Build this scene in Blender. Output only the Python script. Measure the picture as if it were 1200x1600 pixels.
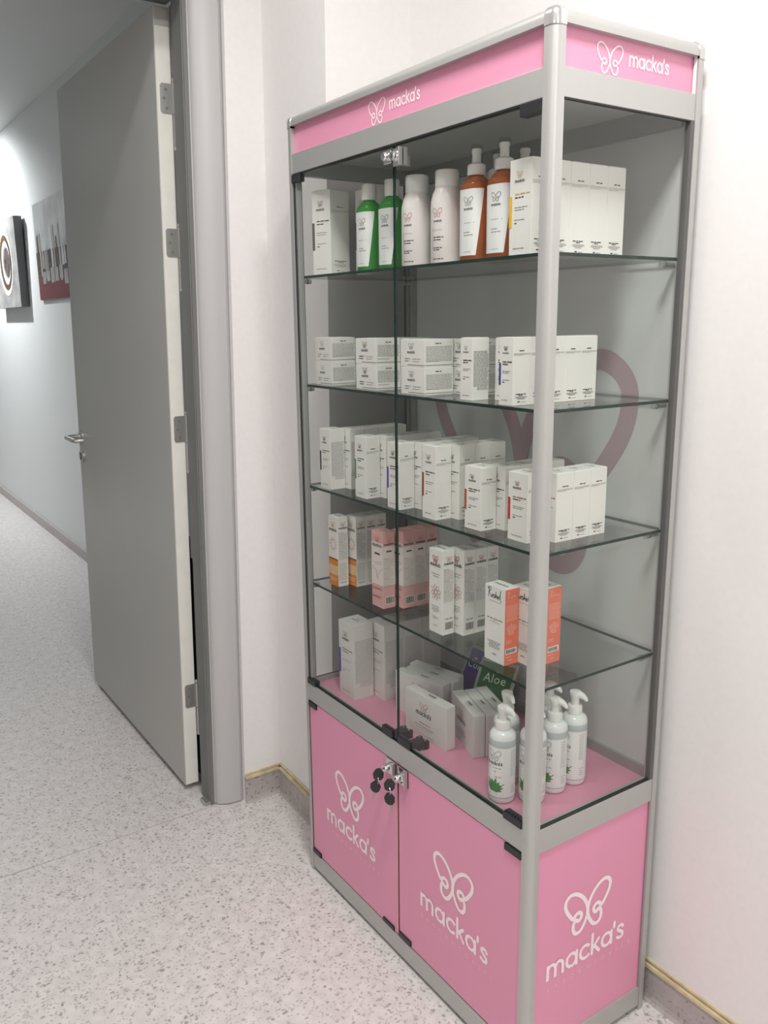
import bpy, bmesh, math, random
from mathutils import Vector, Matrix

for o in list(bpy.data.objects):
    bpy.data.objects.remove(o, do_unlink=True)
S = bpy.context.scene
COL = S.collection

# ------------------------------------------------------------------ camera
RV = Vector((0.56085369, 0.82784754, -0.01056379))
UV = Vector((-0.17525252, 0.13118187, 0.97574478))
FV = Vector((-0.80915369, 0.54539873, -0.2186562))
cam_d = bpy.data.cameras.new('camera')
cam_d.sensor_fit = 'VERTICAL'
cam_d.sensor_height = 36.0
cam_d.lens = 1332.7545 / 1600 * 36.0
cam_d.clip_start = 0.02
cam = bpy.data.objects.new('camera', cam_d)
COL.objects.link(cam)
M = Matrix.Identity(4)
for i in range(3):
    M[i][0] = RV[i]; M[i][1] = UV[i]; M[i][2] = -FV[i]
M[0][3], M[1][3], M[2][3] = 1.92737264, -1.02862692, 1.52747119
cam.matrix_world = M
S.camera = cam

# ------------------------------------------------------------------ world, lights, exposure
wd = bpy.data.worlds.new('world'); S.world = wd; wd.use_nodes = True
wd.node_tree.nodes['Background'].inputs[0].default_value = (0.9, 0.93, 1.0, 1)
wd.node_tree.nodes['Background'].inputs[1].default_value = 0.1
S.view_settings.view_transform = 'Standard'
S.view_settings.look = 'None'
S.view_settings.gamma = 1.0
S.view_settings.exposure = 0.04
S.view_settings.use_curve_mapping = False

def area_light(name, loc, sx, sy, power, color=(1, .95, .9)):
    l = bpy.data.lights.new(name, 'AREA'); l.shape = 'RECTANGLE'; l.size = sx; l.size_y = sy
    l.energy = power; l.color = color
    o = bpy.data.objects.new(name, l); COL.objects.link(o); o.location = loc
    return o
area_light('room_key_fill_light', (1.42, -0.46, 2.86), .30, .30, 33, (1, .985, .97))
area_light('room_key_fill_light', (4.2, -1.0, 2.86), .6, .6, 38, (1, .985, .97))  # fill added on the right to brighten side faces and back wall
area_light('room_key_fill_light', (2.6, -3.2, 2.86), .6, .6, 20, (1, .985, .97))  # weak fill added behind the camera to lift the ambient level
area_light('room_key_fill_light', (0.25, -0.75, 2.88),   .16, .16, 9, (1, .985, .97))  # small light added to brighten the upper door casing
def spot(name, loc, power, ang, blend, tilt=0., color=(.95, .975, 1)):
    l = bpy.data.lights.new(name, 'SPOT'); l.energy = power; l.spot_size = math.radians(ang); l.spot_blend = blend
    l.shadow_soft_size = .04; l.color = color
    o = bpy.data.objects.new(name, l); COL.objects.link(o); o.location = loc; o.rotation_euler = (math.radians(tilt), 0, 0)
    return o
spot('corridor_downlight', (-5.55, -0.25, 2.90), 235, 150, 1.0, 22)
spot('corridor_downlight', (-3.2, -1.0, 2.90), 26, 150, .9)
spot('corridor_downlight', (-8.0, 0.0, 2.90), 60, 110, 1.0, 10)

W, D, H, G = 0.886, 0.3756, 2.0, 0.024

# ------------------------------------------------------------------ materials
MATS = {}
def principled(name, col, rough=.5, metal=0., **kw):
    m = bpy.data.materials.new(name); m.use_nodes = True
    b = m.node_tree.nodes['Principled BSDF']
    b.inputs['Base Color'].default_value = (*col, 1)
    b.inputs['Roughness'].default_value = rough
    b.inputs['Metallic'].default_value = metal
    for k, v in kw.items():
        b.inputs[k].default_value = v
    MATS[name] = m
    return m
def noise_tint(name, scale, amt, bump=0., stretch=None):
    """small procedural variation of the base colour, and a fine relief"""
    m = MATS[name]; nt = m.node_tree; b = nt.nodes['Principled BSDF']
    c = b.inputs['Base Color'].default_value[:]
    tc = nt.nodes.new('ShaderNodeTexCoord'); mp = nt.nodes.new('ShaderNodeMapping')
    nt.links.new(tc.outputs['Object'], mp.inputs[0])
    if stretch: mp.inputs['Scale'].default_value = stretch
    n = nt.nodes.new('ShaderNodeTexNoise'); n.inputs['Scale'].default_value = scale; n.inputs['Detail'].default_value = 4
    nt.links.new(mp.outputs[0], n.inputs['Vector'])
    r = nt.nodes.new('ShaderNodeValToRGB')
    r.color_ramp.elements[0].position = .3; r.color_ramp.elements[1].position = .7
    r.color_ramp.elements[0].color = (*[max(0, x * (1 - amt)) for x in c[:3]], 1)
    r.color_ramp.elements[1].color = (*[min(1, x * (1 + amt)) for x in c[:3]], 1)
    nt.links.new(n.outputs['Fac'], r.inputs[0]); nt.links.new(r.outputs[0], b.inputs['Base Color'])
    if bump:
        bp_ = nt.nodes.new('ShaderNodeBump'); bp_.inputs['Strength'].default_value = bump; bp_.inputs['Distance'].default_value = .002
        nt.links.new(n.outputs['Fac'], bp_.inputs['Height']); nt.links.new(bp_.outputs[0], b.inputs['Normal'])

principled('wall_paint', (.83, .81, .80), .75); noise_tint('wall_paint', 60, .015, .12)
principled('corridor_paint', (.74, .76, .75), .7)
principled('ceiling_paint', (.8, .79, .77), .8)
principled('door_paint', (.46, .46, .435), .33); noise_tint('door_paint', 3, .03)
principled('door_edge_paint', (.80, .79, .73), .5); noise_tint('door_edge_paint', 25, .03, .2)
principled('casing_paint', (.50, .49, .49), .42)
principled('casing_dark', (.17, .175, .17), .5)
principled('steel', (.52, .52, .5), .38, .85)
principled('chrome', (.8, .8, .8), .1, 1.)
principled('aluminium', (.50, .50, .485), .42, .55); noise_tint('aluminium', 260, .015)
principled('aluminium_flat', (.36, .365, .35), .5, .3)
principled('cap_metal', (.62, .6, .6), .25, .8)
principled('channel_dark', (.13, .13, .125), .5, .3)
principled('gasket', (.02, .022, .02), .5)
principled('black_plastic', (.015, .016, .018), .35)
principled('pink_print', (.74, .30, .44), .42)
principled('pink_deck', (.66, .28, .38), .35)
principled('white_print', (.92, .8, .82), .5)
principled('faint_print', (.86, .52, .62), .5)
principled('back_sheet', (.62, .635, .62), .45)
principled('back_logo', (.44, .33, .35), .5)
principled('ceiling_sheet', (.60, .60, .57), .55)
principled('carton', (.84, .83, .79), .45)
principled('carton_dim', (.72, .70, .68), .5)
principled('ink', (.035, .03, .035), .6)
principled('ink_grey', (.30, .29, .28), .6)
principled('ink_soft', (.50, .48, .46), .6)
principled('ink_red', (.38, .09, .07), .6)
principled('ink_rose', (.55, .27, .26), .6)
principled('ink_gold', (.62, .42, .12), .6)
principled('stripe_black', (.03, .03, .035), .5)
principled('stripe_grey', (.12, .12, .115), .5)
principled('stripe_green', (.10, .30, .11), .5)
principled('stripe_violet', (.09, .06, .38), .5)
principled('stripe_blue', (.03, .04, .28), .5)
principled('stripe_maroon', (.30, .05, .03), .5)
principled('stripe_brick', (.40, .10, .05), .5)
principled('stripe_red', (.52, .05, .04), .5)
principled('stripe_yellow', (.85, .50, .04), .5)
principled('orange_print', (.72, .24, .02), .5)
principled('orange_light', (.78, .52, .25), .5)
principled('brown_print', (.22, .08, .02), .5)
principled('coral_print', (.82, .20, .12), .5)
principled('coral_ink', (.9, .48, .38), .5)
principled('carton_pink', (.72, .40, .38), .45)
principled('carton_pale', (.78, .70, .65), .45)
principled('white_plastic', (.84, .83, .81), .3)
principled('warm_plastic', (.80, .75, .73), .3)
principled('mist_plastic', (.80, .82, .81), .22)
principled('gel_grey', (.46, .50, .50), .2)
principled('label_paper', (.82, .83, .82), .45)
principled('leaf_print', (.05, .22, .04), .6)
principled('leaf_grey', (.12, .14, .15), .6)
principled('pouch_green', (.02, .13, .025), .35)
principled('pouch_violet', (.09, .05, .26), .35)
principled('pouch_border', (.36, .38, .36), .3)
principled('pouch_ink', (.75, .8, .74), .5)
principled('cream_strip', (.62, .53, .33), .5); noise_tint('cream_strip', 30, .2)
principled('glass_edge', (.012, .032, .024), .3, 0., **{'Specular IOR Level': .2})
principled('painting_grey', (.55, .56, .56), .5); noise_tint('painting_grey', 5, .25)
principled('painting_side', (.16, .165, .17), .6)
principled('painting_dark', (.075, .06, .055), .5); noise_tint('painting_dark', 22, .95)
principled('painting_white', (.80, .80, .78), .4)
principled('painting_red', (.17, .035, .045), .6)
principled('painting_gold', (.20, .125, .06), .3, .5)
principled('painting_silver', (.52, .51, .50), .3, .3); noise_tint('painting_silver', 9, .3)
principled('key_metal', (.45, .40, .38), .3, .9)
principled('underlay', (.05, .045, .045), .9)
principled('light_diffuser', (.9, .9, .9), .5)

# translucent coloured bottles
def liquid(name, col, tcol, clear=.35):
    m = bpy.data.materials.new(name); m.use_nodes = True; nt = m.node_tree; nt.nodes.clear()
    out = nt.nodes.new('ShaderNodeOutputMaterial')
    d = nt.nodes.new('ShaderNodeBsdfDiffuse'); d.inputs[0].default_value = (*col, 1)
    t = nt.nodes.new('ShaderNodeBsdfTranslucent'); t.inputs[0].default_value = (*tcol, 1)
    g = nt.nodes.new('ShaderNodeBsdfGlossy'); g.inputs['Roughness'].default_value = .08
    tr = nt.nodes.new('ShaderNodeBsdfTransparent'); tr.inputs[0].default_value = (*tcol, 1)
    f = nt.nodes.new('ShaderNodeFresnel'); f.inputs[0].default_value = 1.45
    m1 = nt.nodes.new('ShaderNodeMixShader'); m1.inputs[0].default_value = .55
    m2 = nt.nodes.new('ShaderNodeMixShader'); m2.inputs[0].default_value = clear
    m3 = nt.nodes.new('ShaderNodeMixShader')
    L = nt.links
    L.new(d.outputs[0], m1.inputs[1]); L.new(t.outputs[0], m1.inputs[2])
    L.new(m1.outputs[0], m2.inputs[1]); L.new(tr.outputs[0], m2.inputs[2])
    L.new(f.outputs[0], m3.inputs[0]); L.new(m2.outputs[0], m3.inputs[1]); L.new(g.outputs[0], m3.inputs[2])
    L.new(m3.outputs[0], out.inputs[0]); MATS[name] = m
liquid('green_liquid', (.10, .62, .11), (.22, .90, .25))
liquid('orange_liquid', (.85, .26, .09), (1.0, .50, .26))
liquid('bag_plastic', (.70, .72, .72), (.95, .96, .96), .78)

def sheet_glass(name, tint, ior=1.5, rough=0.0):
    m = bpy.data.materials.new(name); m.use_nodes = True; nt = m.node_tree; nt.nodes.clear()
    out = nt.nodes.new('ShaderNodeOutputMaterial')
    tr = nt.nodes.new('ShaderNodeBsdfTransparent'); tr.inputs[0].default_value = (*tint, 1)
    g = nt.nodes.new('ShaderNodeBsdfGlossy'); g.inputs['Roughness'].default_value = rough
    f = nt.nodes.new('ShaderNodeFresnel'); f.inputs[0].default_value = ior
    geo = nt.nodes.new('ShaderNodeNewGeometry')
    ml = nt.nodes.new('ShaderNodeMath'); ml.operation = 'SUBTRACT'; ml.inputs[0].default_value = 1.0
    m2 = nt.nodes.new('ShaderNodeMath'); m2.operation = 'MULTIPLY'
    mix = nt.nodes.new('ShaderNodeMixShader'); L = nt.links
    L.new(geo.outputs['Backfacing'], ml.inputs[1]); L.new(f.outputs[0], m2.inputs[0]); L.new(ml.outputs[0], m2.inputs[1])
    L.new(m2.outputs[0], mix.inputs[0]); L.new(tr.outputs[0], mix.inputs[1]); L.new(g.outputs[0], mix.inputs[2])
    L.new(mix.outputs[0], out.inputs[0]); MATS[name] = m
sheet_glass('glass', (.957, .964, .957))
sheet_glass('shelf_glass', (.93, .96, .945))
sheet_glass('bag_film', (.955, .96, .96), 1.18, .3)

# speckled vinyl floor
def floor_mat(name, base, k=1.0, spark=.55):
    m = principled(name, base, .38); nt = m.node_tree; b = nt.nodes['Principled BSDF']; L = nt.links
    tc = nt.nodes.new('ShaderNodeTexCoord'); cur = None
    big = nt.nodes.new('ShaderNodeTexNoise'); big.inputs['Scale'].default_value = 30; big.inputs['Detail'].default_value = 3
    L.new(tc.outputs['Object'], big.inputs['Vector'])
    rb = nt.nodes.new('ShaderNodeValToRGB'); rb.color_ramp.elements[0].position = .35; rb.color_ramp.elements[1].position = .68
    rb.color_ramp.elements[0].color = (*[x * .93 for x in base], 1); rb.color_ramp.elements[1].color = (*[min(1, x * 1.07) for x in base], 1)
    L.new(big.outputs['Fac'], rb.inputs[0]); cur = rb.outputs[0]
    wn = nt.nodes.new('ShaderNodeTexNoise'); wn.inputs['Scale'].default_value = 90; wn.inputs['Detail'].default_value = 2
    L.new(tc.outputs['Object'], wn.inputs['Vector'])
    for sc, th, col, keep in ((78, .032, (.15, .125, .13), .26), (115, .040, (.30, .26, .26), .36), (52, .020, (.10, .08, .09), .22), (160, .045, (.42, .37, .36), .40)):
        sub = nt.nodes.new('ShaderNodeVectorMath'); sub.operation = 'MULTIPLY_ADD'
        sub.inputs[1].default_value = (.016, .016, .0); L.new(wn.outputs['Color'], sub.inputs[0]); L.new(tc.outputs['Object'], sub.inputs[2])
        v = nt.nodes.new('ShaderNodeTexVoronoi'); v.inputs['Scale'].default_value = sc * .9
        L.new(sub.outputs[0], v.inputs['Vector'])
        sep = nt.nodes.new('ShaderNodeSeparateColor'); L.new(v.outputs['Color'], sep.inputs[0])
        a = nt.nodes.new('ShaderNodeMath'); a.operation = 'LESS_THAN'; a.inputs[1].default_value = th * 9
        L.new(v.outputs['Distance'], a.inputs[0])
        c = nt.nodes.new('ShaderNodeMath'); c.operation = 'LESS_THAN'; c.inputs[1].default_value = keep * k
        L.new(sep.outputs[0], c.inputs[0])
        mm = nt.nodes.new('ShaderNodeMath'); mm.operation = 'MULTIPLY'; L.new(a.outputs[0], mm.inputs[0]); L.new(c.outputs[0], mm.inputs[1])
        m5 = nt.nodes.new('ShaderNodeMath'); m5.operation = 'MULTIPLY'; m5.inputs[1].default_value = spark; L.new(mm.outputs[0], m5.inputs[0])
        mx = nt.nodes.new('ShaderNodeMix'); mx.data_type = 'RGBA'
        L.new(m5.outputs[0], mx.inputs['Factor']); L.new(cur, mx.inputs['A']); mx.inputs['B'].default_value = (*col, 1)
        cur = mx.outputs['Result']
    L.new(cur, b.inputs['Base Color'])
floor_mat('floor_vinyl', (.69, .655, .64))
floor_mat('base_vinyl', (.44, .40, .39), 1.0)

# ------------------------------------------------------------------ mesh builder
class MB:
    def __init__(s):
        s.v = []; s.f = []; s.m = []; s.names = []
    def mat(s, n):
        if n not in s.names: s.names.append(n)
        return s.names.index(n)
    def add(s, vs, fs, mat):
        k = len(s.v); mi = s.mat(mat)
        s.v += [tuple(x) for x in vs]
        for f in fs:
            s.f.append(tuple(i + k for i in f)); s.m.append(mi)
        return s
    def box(s, x0, x1, y0, y1, z0, z1, mat, bev=0.):
        if bev <= 0:
            vs = [(x, y, z) for z in (z0, z1) for y in (y0, y1) for x in (x0, x1)]
            return s.add(vs, [(0, 2, 3, 1), (4, 5, 7, 6), (0, 1, 5, 4), (2, 6, 7, 3), (0, 4, 6, 2), (1, 3, 7, 5)], mat)
        bm = bmesh.new(); bmesh.ops.create_cube(bm, size=1)
        for v in bm.verts:
            v.co = Vector(((x0 + x1) / 2 + v.co.x * (x1 - x0), (y0 + y1) / 2 + v.co.y * (y1 - y0), (z0 + z1) / 2 + v.co.z * (z1 - z0)))
        bmesh.ops.bevel(bm, geom=bm.edges[:], offset=bev, segments=2, profile=.5, affect='EDGES')
        bm.verts.index_update()
        s.add([v.co[:] for v in bm.verts], [[v.index for v in f.verts] for f in bm.faces], mat); bm.free()
        return s
    def prism(s, pts, z0, z1, mat, mp=None):
        """polygon pts extruded from z0 to z1; mp maps (a,b,c) to xyz"""
        mp = mp or (lambda a, b, c: (a, b, c)); n = len(pts)
        vs = [mp(p[0], p[1], z0) for p in pts] + [mp(p[0], p[1], z1) for p in pts]
        fs = [tuple(range(n))[::-1], tuple(range(n, 2 * n))] + [(i, (i + 1) % n, n + (i + 1) % n, n + i) for i in range(n)]
        return s.add(vs, fs, mat)
    def lathe(s, prof, mat, c=(0, 0, 0), n=28, ex=1., ey=1., p=2.):
        """prof: list of (radius, z); ex, ey scale, p superellipse power"""
        vs = []; fs = []
        for r, z in prof:
            for i in range(n):
                t = 2 * math.pi * i / n; ct, st = math.cos(t), math.sin(t)
                q = (abs(ct) ** p + abs(st) ** p) ** (-1 / p) if p != 2 else 1
                vs.append((c[0] + r * ex * q * ct, c[1] + r * ey * q * st, c[2] + z))
        for j in range(len(prof) - 1):
            for i in range(n):
                a = j * n + i; b = j * n + (i + 1) % n
                fs.append((a, b, b + n, a + n))
        k = len(prof) - 1
        fs.append(tuple(range(n))[::-1]); fs.append(tuple(k * n + i for i in range(n)))
        return s.add(vs, fs, mat)
    def tube(s, pts, rad, mat, n=12):
        pts = [Vector(p) for p in pts]; rad = rad if isinstance(rad, (list, tuple)) else [rad] * len(pts)
        vs = []; fs = []; up = None
        for i, p in enumerate(pts):
            d = (pts[min(i + 1, len(pts) - 1)] - pts[max(i - 1, 0)]).normalized()
            if up is None:
                up = d.orthogonal().normalized()
            up = (up - d * up.dot(d)).normalized(); sd = d.cross(up)
            for j in range(n):
                t = 2 * math.pi * j / n
                vs.append(p + (up * math.cos(t) + sd * math.sin(t)) * rad[i])
        for i in range(len(pts) - 1):
            for j in range(n):
                a = i * n + j; b = i * n + (j + 1) % n
                fs.append((a, b, b + n, a + n))
        fs.append(tuple(range(n))[::-1]); fs.append(tuple((len(pts) - 1) * n + j for j in range(n)))
        return s.add(vs, fs, mat)
    def quad2(s, x0, x1, z0, z1, mp, mat, nx=1):
        vs = []; fs = []
        for i in range(nx + 1):
            x = x0 + (x1 - x0) * i / nx
            vs += [mp(x, z0), mp(x, z1)]
        for i in range(nx): fs.append((2 * i, 2 * i + 2, 2 * i + 3, 2 * i + 1))
        return s.add(vs, fs, mat)
    def ribbon(s, pts, w, mp, mat, closed=False, lv=None):
        n = len(pts); vs = []; fs = []; h = w / 2
        P = [Vector((p[0], p[1])) for p in pts]
        for i in range(n):
            a = P[(i - 1) % n] if (closed or i > 0) else P[i]
            b = P[(i + 1) % n] if (closed or i < n - 1) else P[i]
            d = b - a
            d = d.normalized() if d.length > 1e-9 else Vector((1, 0)); nn = Vector((-d.y, d.x)) * h
            ex = () if lv is None else (lv + .9 * i / n,)
            vs += [mp(*(P[i] + nn), *ex), mp(*(P[i] - nn), *ex)]
        m = n if closed else n - 1
        for i in range(m):
            a = 2 * i; b = 2 * ((i + 1) % n)
            fs.append((a, b, b + 1, a + 1))
        s.add(vs, fs, mat)
        if not closed:                                   # round ends
            for e, q in ((0, 1), (n - 1, n - 2)):
                d = (P[e] - P[q]).normalized(); an = math.atan2(d.y, d.x)
                ex = () if lv is None else (lv + .9 * e / n,)
                cv = [mp(*P[e], *ex)] + [mp(P[e].x + h * math.cos(an + t), P[e].y + h * math.sin(an + t), *ex) for t in [(-.5 + k / 6) * math.pi for k in range(7)]]
                s.add(cv, [(0, k, k + 1) for k in range(1, 7)], mat)
        return s
    def xform(s, fn):
        s.v = [tuple(fn(*v)) for v in s.v]; return s
    def build(s, name, parent=None, smooth=False, kind=None, angle=None):
        me = bpy.data.meshes.new(name); me.from_pydata(s.v, [], s.f)
        for n in s.names: me.materials.append(MATS[n])
        me.polygons.foreach_set('material_index', s.m)
        if smooth:
            me.polygons.foreach_set('use_smooth', [True] * len(me.polygons))
            if hasattr(me, 'set_sharp_from_angle'): me.set_sharp_from_angle(angle=math.radians(angle or 40))
        me.update()
        o = bpy.data.objects.new(name, me); COL.objects.link(o)
        if parent is not None: o.parent = parent
        if kind: o['kind'] = kind
        elif name in ('front_print', 'side_print', 'top_print', 'end_print', 'label_print', 'print', 'small_lettering'): o['kind'] = 'stuff'
        return o

def fix_normals(o):
    bm = bmesh.new(); bm.from_mesh(o.data); bmesh.ops.recalc_face_normals(bm, faces=bm.faces[:]); bm.to_mesh(o.data); bm.free(); return o
def thing(name, label, cat, loc=(0, 0, 0), rz=0., group=None):
    o = bpy.data.objects.new(name, None); COL.objects.link(o); o.location = loc; o.rotation_euler = (0, 0, rz)
    o.empty_display_size = .02
    return tag(o, label, cat, group)
def tag(o, label, cat, group=None):
    o['label'] = label; o['category'] = cat
    if group: o['group'] = group
    return o
KIDS = {}
def children(o): return [c for c in bpy.data.objects if c.parent == o]
def dup(root, kids, loc, rz=0., label=None, group=None):
    r = root.copy(); COL.objects.link(r); r.location = loc; r.rotation_euler = (0, 0, rz)
    if label: r['label'] = label
    if group: r['group'] = group
    for k in kids:
        c = k.copy(); COL.objects.link(c); c.parent = r
    return r
def sharedx(root, kids): return (root, kids)

def smooth_pts(pts, closed=True, k=3):
    n = len(pts); out = []
    rng = range(n) if closed else range(n - 1)
    for i in rng:
        p0, p1, p2, p3 = [pts[j % n] if closed else pts[min(max(j, 0), n - 1)] for j in (i - 1, i, i + 1, i + 2)]
        for q in range(k):
            t = q / k
            out.append(tuple(.5 * ((2 * p1[a]) + (-p0[a] + p2[a]) * t + (2 * p0[a] - 5 * p1[a] + 4 * p2[a] - p3[a]) * t * t + (-p0[a] + 3 * p1[a] - 3 * p2[a] + p3[a]) * t ** 3) for a in (0, 1)))
    if not closed: out.append(tuple(pts[-1]))
    return out

# butterfly emblem (unit ~ its own height) and the rounded lettering
WING = [(0.0, -.07), (.05, .10), (.16, .26), (.33, .39), (.50, .42), (.62, .32), (.61, .16), (.52, .0), (.40, -.14), (.34, -.08), (.26, -.05), (.18, -.10),
        (.18, -.19), (.25, -.24), (.33, -.19), (.39, -.28), (.38, -.42), (.30, -.50), (.18, -.48), (.07, -.34), (.0, -.18)]
def emblem(mb, mp, cx, cz, s, w, mat, k=3, sx=1.):
    for sg in (-1, 1):
        pts = smooth_pts([(cx + sg * x * s * sx, cz + z * s) for x, z in WING], True, k)
        mb.ribbon(pts, w, mp, mat, closed=True, lv=.5 + .5 * sg)
def arc(cx, cy, r, a0, a1, n, ry=None):
    ry = ry or r
    return [(cx + r * math.cos(math.radians(a0 + (a1 - a0) * i / n)), cy + ry * math.sin(math.radians(a0 + (a1 - a0) * i / n))) for i in range(n + 1)]
def word(mb, mp, x0, z0, xh, mat, w=.2, sx=1., n=10):
    """the lettering m a c k a ' s drawn with round strokes; returns the end x"""
    G_ = []
    G_.append(([[(0, 0), (0, .98)], [(0, .6)] + arc(.34, .62, .34, 170, 0, 6, .38) + [(.68, 0)], [(.68, .6)] + arc(1.02, .62, .34, 170, 0, 6, .38) + [(1.36, 0)]], 1.36 + .36))
    A_ = ([arc(.46, .5, .46, 0, 360, n, .5), [(.93, 1), (.93, 0)]], .93 + .36)
    G_.append(A_); G_.append(([arc(.48, .5, .48, 48, 312, n, .5)], .82 + .32))
    G_.append(([[(0, 0), (0, 1.55)], [(.62, 1), (.05, .42)], [(.22, .56), (.68, 0)]], .70 + .26)); G_.append(A_)
    G_[-1] = (A_[0], .93 + .28)
    G_.append(([[(0, 1.5), (-.02, 1.15)]], .32))
    G_.append(([smooth_pts([(.58, .82), (.42, 1), (.15, .96), (.07, .74), (.28, .54), (.54, .36), (.54, .1), (.28, 0), (.02, .14)], False, 2)], .6))
    x = x0
    for strokes, adv in G_:
        for q, st in enumerate(strokes):
            mb.ribbon([(x + p[0] * xh * sx, z0 + p[1] * xh) for p in st], w * xh, mp, mat, lv=q)
        x += adv * xh * sx
    return x
WORDLEN = 1.72 + 1.29 + 1.14 + .96 + 1.21 + .32 + .6
def font_mesh(mb, txt, mp, x0, z0, size, mat, spacing=1., align='LEFT', sx=1.):
    cu = bpy.data.curves.new('t', 'FONT'); cu.body = txt; cu.size = size; cu.space_character = spacing; cu.resolution_u = 2; cu.align_x = align
    ob = bpy.data.objects.new('t', cu); COL.objects.link(ob)
    dg = bpy.context.evaluated_depsgraph_get(); dg.update()
    me = bpy.data.meshes.new_from_object(ob.evaluated_get(dg))
    mb.add([mp(x0 + v.co.x * sx, z0 + v.co.y) for v in me.vertices], [tuple(p.vertices) for p in me.polygons], mat)
    bpy.data.objects.remove(ob); bpy.data.curves.remove(cu); bpy.data.meshes.remove(me)
def ticks(mb, mp, x0, x1, z, h, mat, rng, center=False, fill=1.):
    """a line of unreadably small lettering: a run of short words"""
    x1 = x0 + (x1 - x0) * fill if not center else x1
    if center:
        c = (x0 + x1) / 2; q = (x1 - x0) / 2 * fill; x0, x1 = c - q, c + q
    x = x0
    while x < x1 - h:
        L_ = min(h * rng.uniform(1.6, 4.5), x1 - x)
        mb.quad2(x, x + L_, z, z + h * .62, mp, mat); x += L_ + h * .55
def barcode(mb, mp, x0, x1, z0, z1, rng, back='carton'):
    mb.quad2(x0 - .002, x1 + .002, z0 - .002, z1 + .002, mp, back)
    x = x0
    mp2 = lambda a, b: mp(a, b, 1)
    while x < x1 - .0012:
        w = rng.choice((.0009, .0014, .002)); mb.quad2(x, min(x + w, x1), z0, z1, mp2, 'ink'); x += w + rng.choice((.0008, .0012))

# ------------------------------------------------------------------ setting
ZC = 2.94
def lean(k, y_only=None):
    return lambda x, y, z: (x, y + k * z, z)
MB().box(-.4510, 5.0, -4.6, .42, -.03, 0, 'floor_vinyl').build('floor', kind='structure')
MB().box(-9.2, -.4550, -2.6, .42, -.03, 0, 'floor_vinyl').build('floor_corridor', kind='structure')
MB().box(-9.2, 5.0, -4.6, .42, -.05, -.031, 'underlay').build('floor_underlay', kind='structure')
MB().box(-.4145, 5.0, -4.6, .52, ZC - .04, ZC + .05, 'ceiling_paint').build('ceiling', kind='structure')
MB().box(-9.2, -.53, -2.6, .60, ZC, ZC + .05, 'corridor_paint').build('ceiling_corridor', kind='structure')
MB().box(-.045, 5.0, .402, .50, 0, ZC, 'wall_paint').build('wall_back', kind='structure')
# projecting pier left of the cabinet
MB().prism([(-.56, .122), (-.409, .122), (-.045, .109), (-.045, .50), (-.56, .50)], 0, ZC, 'wall_paint').xform(lambda x, y, z: (x, y + (.0150 * z if y < .3 else 0), z)).build('wall_pier', kind='structure')
# wall with the doorway: short return beside the casing, the part above the door and the part towards the viewer
lw = MB(); lw.box(-.533, -.4135, -.0078, .122, 0, 2.44, 'wall_paint'); lw.xform(lean(.0225))
lw2 = MB(); lw2.box(-.533, -.4135, -1.40, .19, 2.44, ZC, 'wall_paint'); lw2.box(-.533, -.4135, -4.6, -1.33, 0, ZC, 'wall_paint')
lw.build('wall_left', kind='structure'); lw2.build('wall_left_upper', kind='structure')
MB().box(5.0, 5.1, -4.6, .5, 0, ZC, 'wall_paint').build('wall_right', kind='structure')
MB().box(-.53, 5.0, -4.7, -4.6, 0, ZC, 'wall_paint').build('wall_front', kind='structure')
MB().box(-9.2, -.54, .385, .46, 0, ZC + .04, 'corridor_paint').xform(lean(.0225)).build('wall_corridor', kind='structure')
MB().box(-9.2, -.54, -2.7, -2.6, 0, ZC, 'corridor_paint').build('wall_corridor_far', kind='structure')
MB().box(-9.3, -9.2, -2.6, .46, 0, ZC, 'corridor_paint').build('wall_corridor_end', kind='structure')
MB().box(-9.2, -.56, .367, .386, 0, .07, 'base_vinyl').build('baseboard_corridor', kind='structure')

# baseboards: coved vinyl with a cream glue strip along its top
def base_run(name, a, b, nrm):
    a = Vector((*a, 0)); b = Vector((*b, 0)); n = Vector((*nrm, 0)); d = b - a
    prof = [(0, 0), (.016, 0), (.010, .006), (.0075, .016), (.0065, .086), (0, .086)]
    vs = [a + n * p[0] + Vector((0, 0, p[1])) for p in prof] + [b + n * p[0] + Vector((0, 0, p[1])) for p in prof]
    k = len(prof)
    o = MB().add(vs, [tuple(range(k)), tuple(range(k, 2 * k))[::-1]] + [(i, (i + 1) % k, k + (i + 1) % k, k + i) for i in range(k)], 'base_vinyl').build(name, kind='structure')
    for z0, z1, t in ((.083, .0905, .0105), (.0945, .100, .004)):
        prof = [(0, z0), (t, z0), (t, z1), (0, z1)]
        vs = [a + n * p[0] + Vector((0, 0, p[1])) for p in prof] + [b + n * p[0] + Vector((0, 0, p[1])) for p in prof]
        MB().add(vs, [(0, 1, 2, 3), (7, 6, 5, 4)] + [(i, (i + 1) % 4, 4 + (i + 1) % 4, 4 + i) for i in range(4)], 'cream_strip').build('cream_strip', o)
base_run('baseboard_back', (-.04, .402), (4.99, .402), (0, -1))
base_run('baseboard_pier', (-.409, .1222), (-.046, .1095), (0, -1))
base_run('baseboard_left', (-.4135, -.0072), (-.4135, .123), (1, 0))

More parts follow.
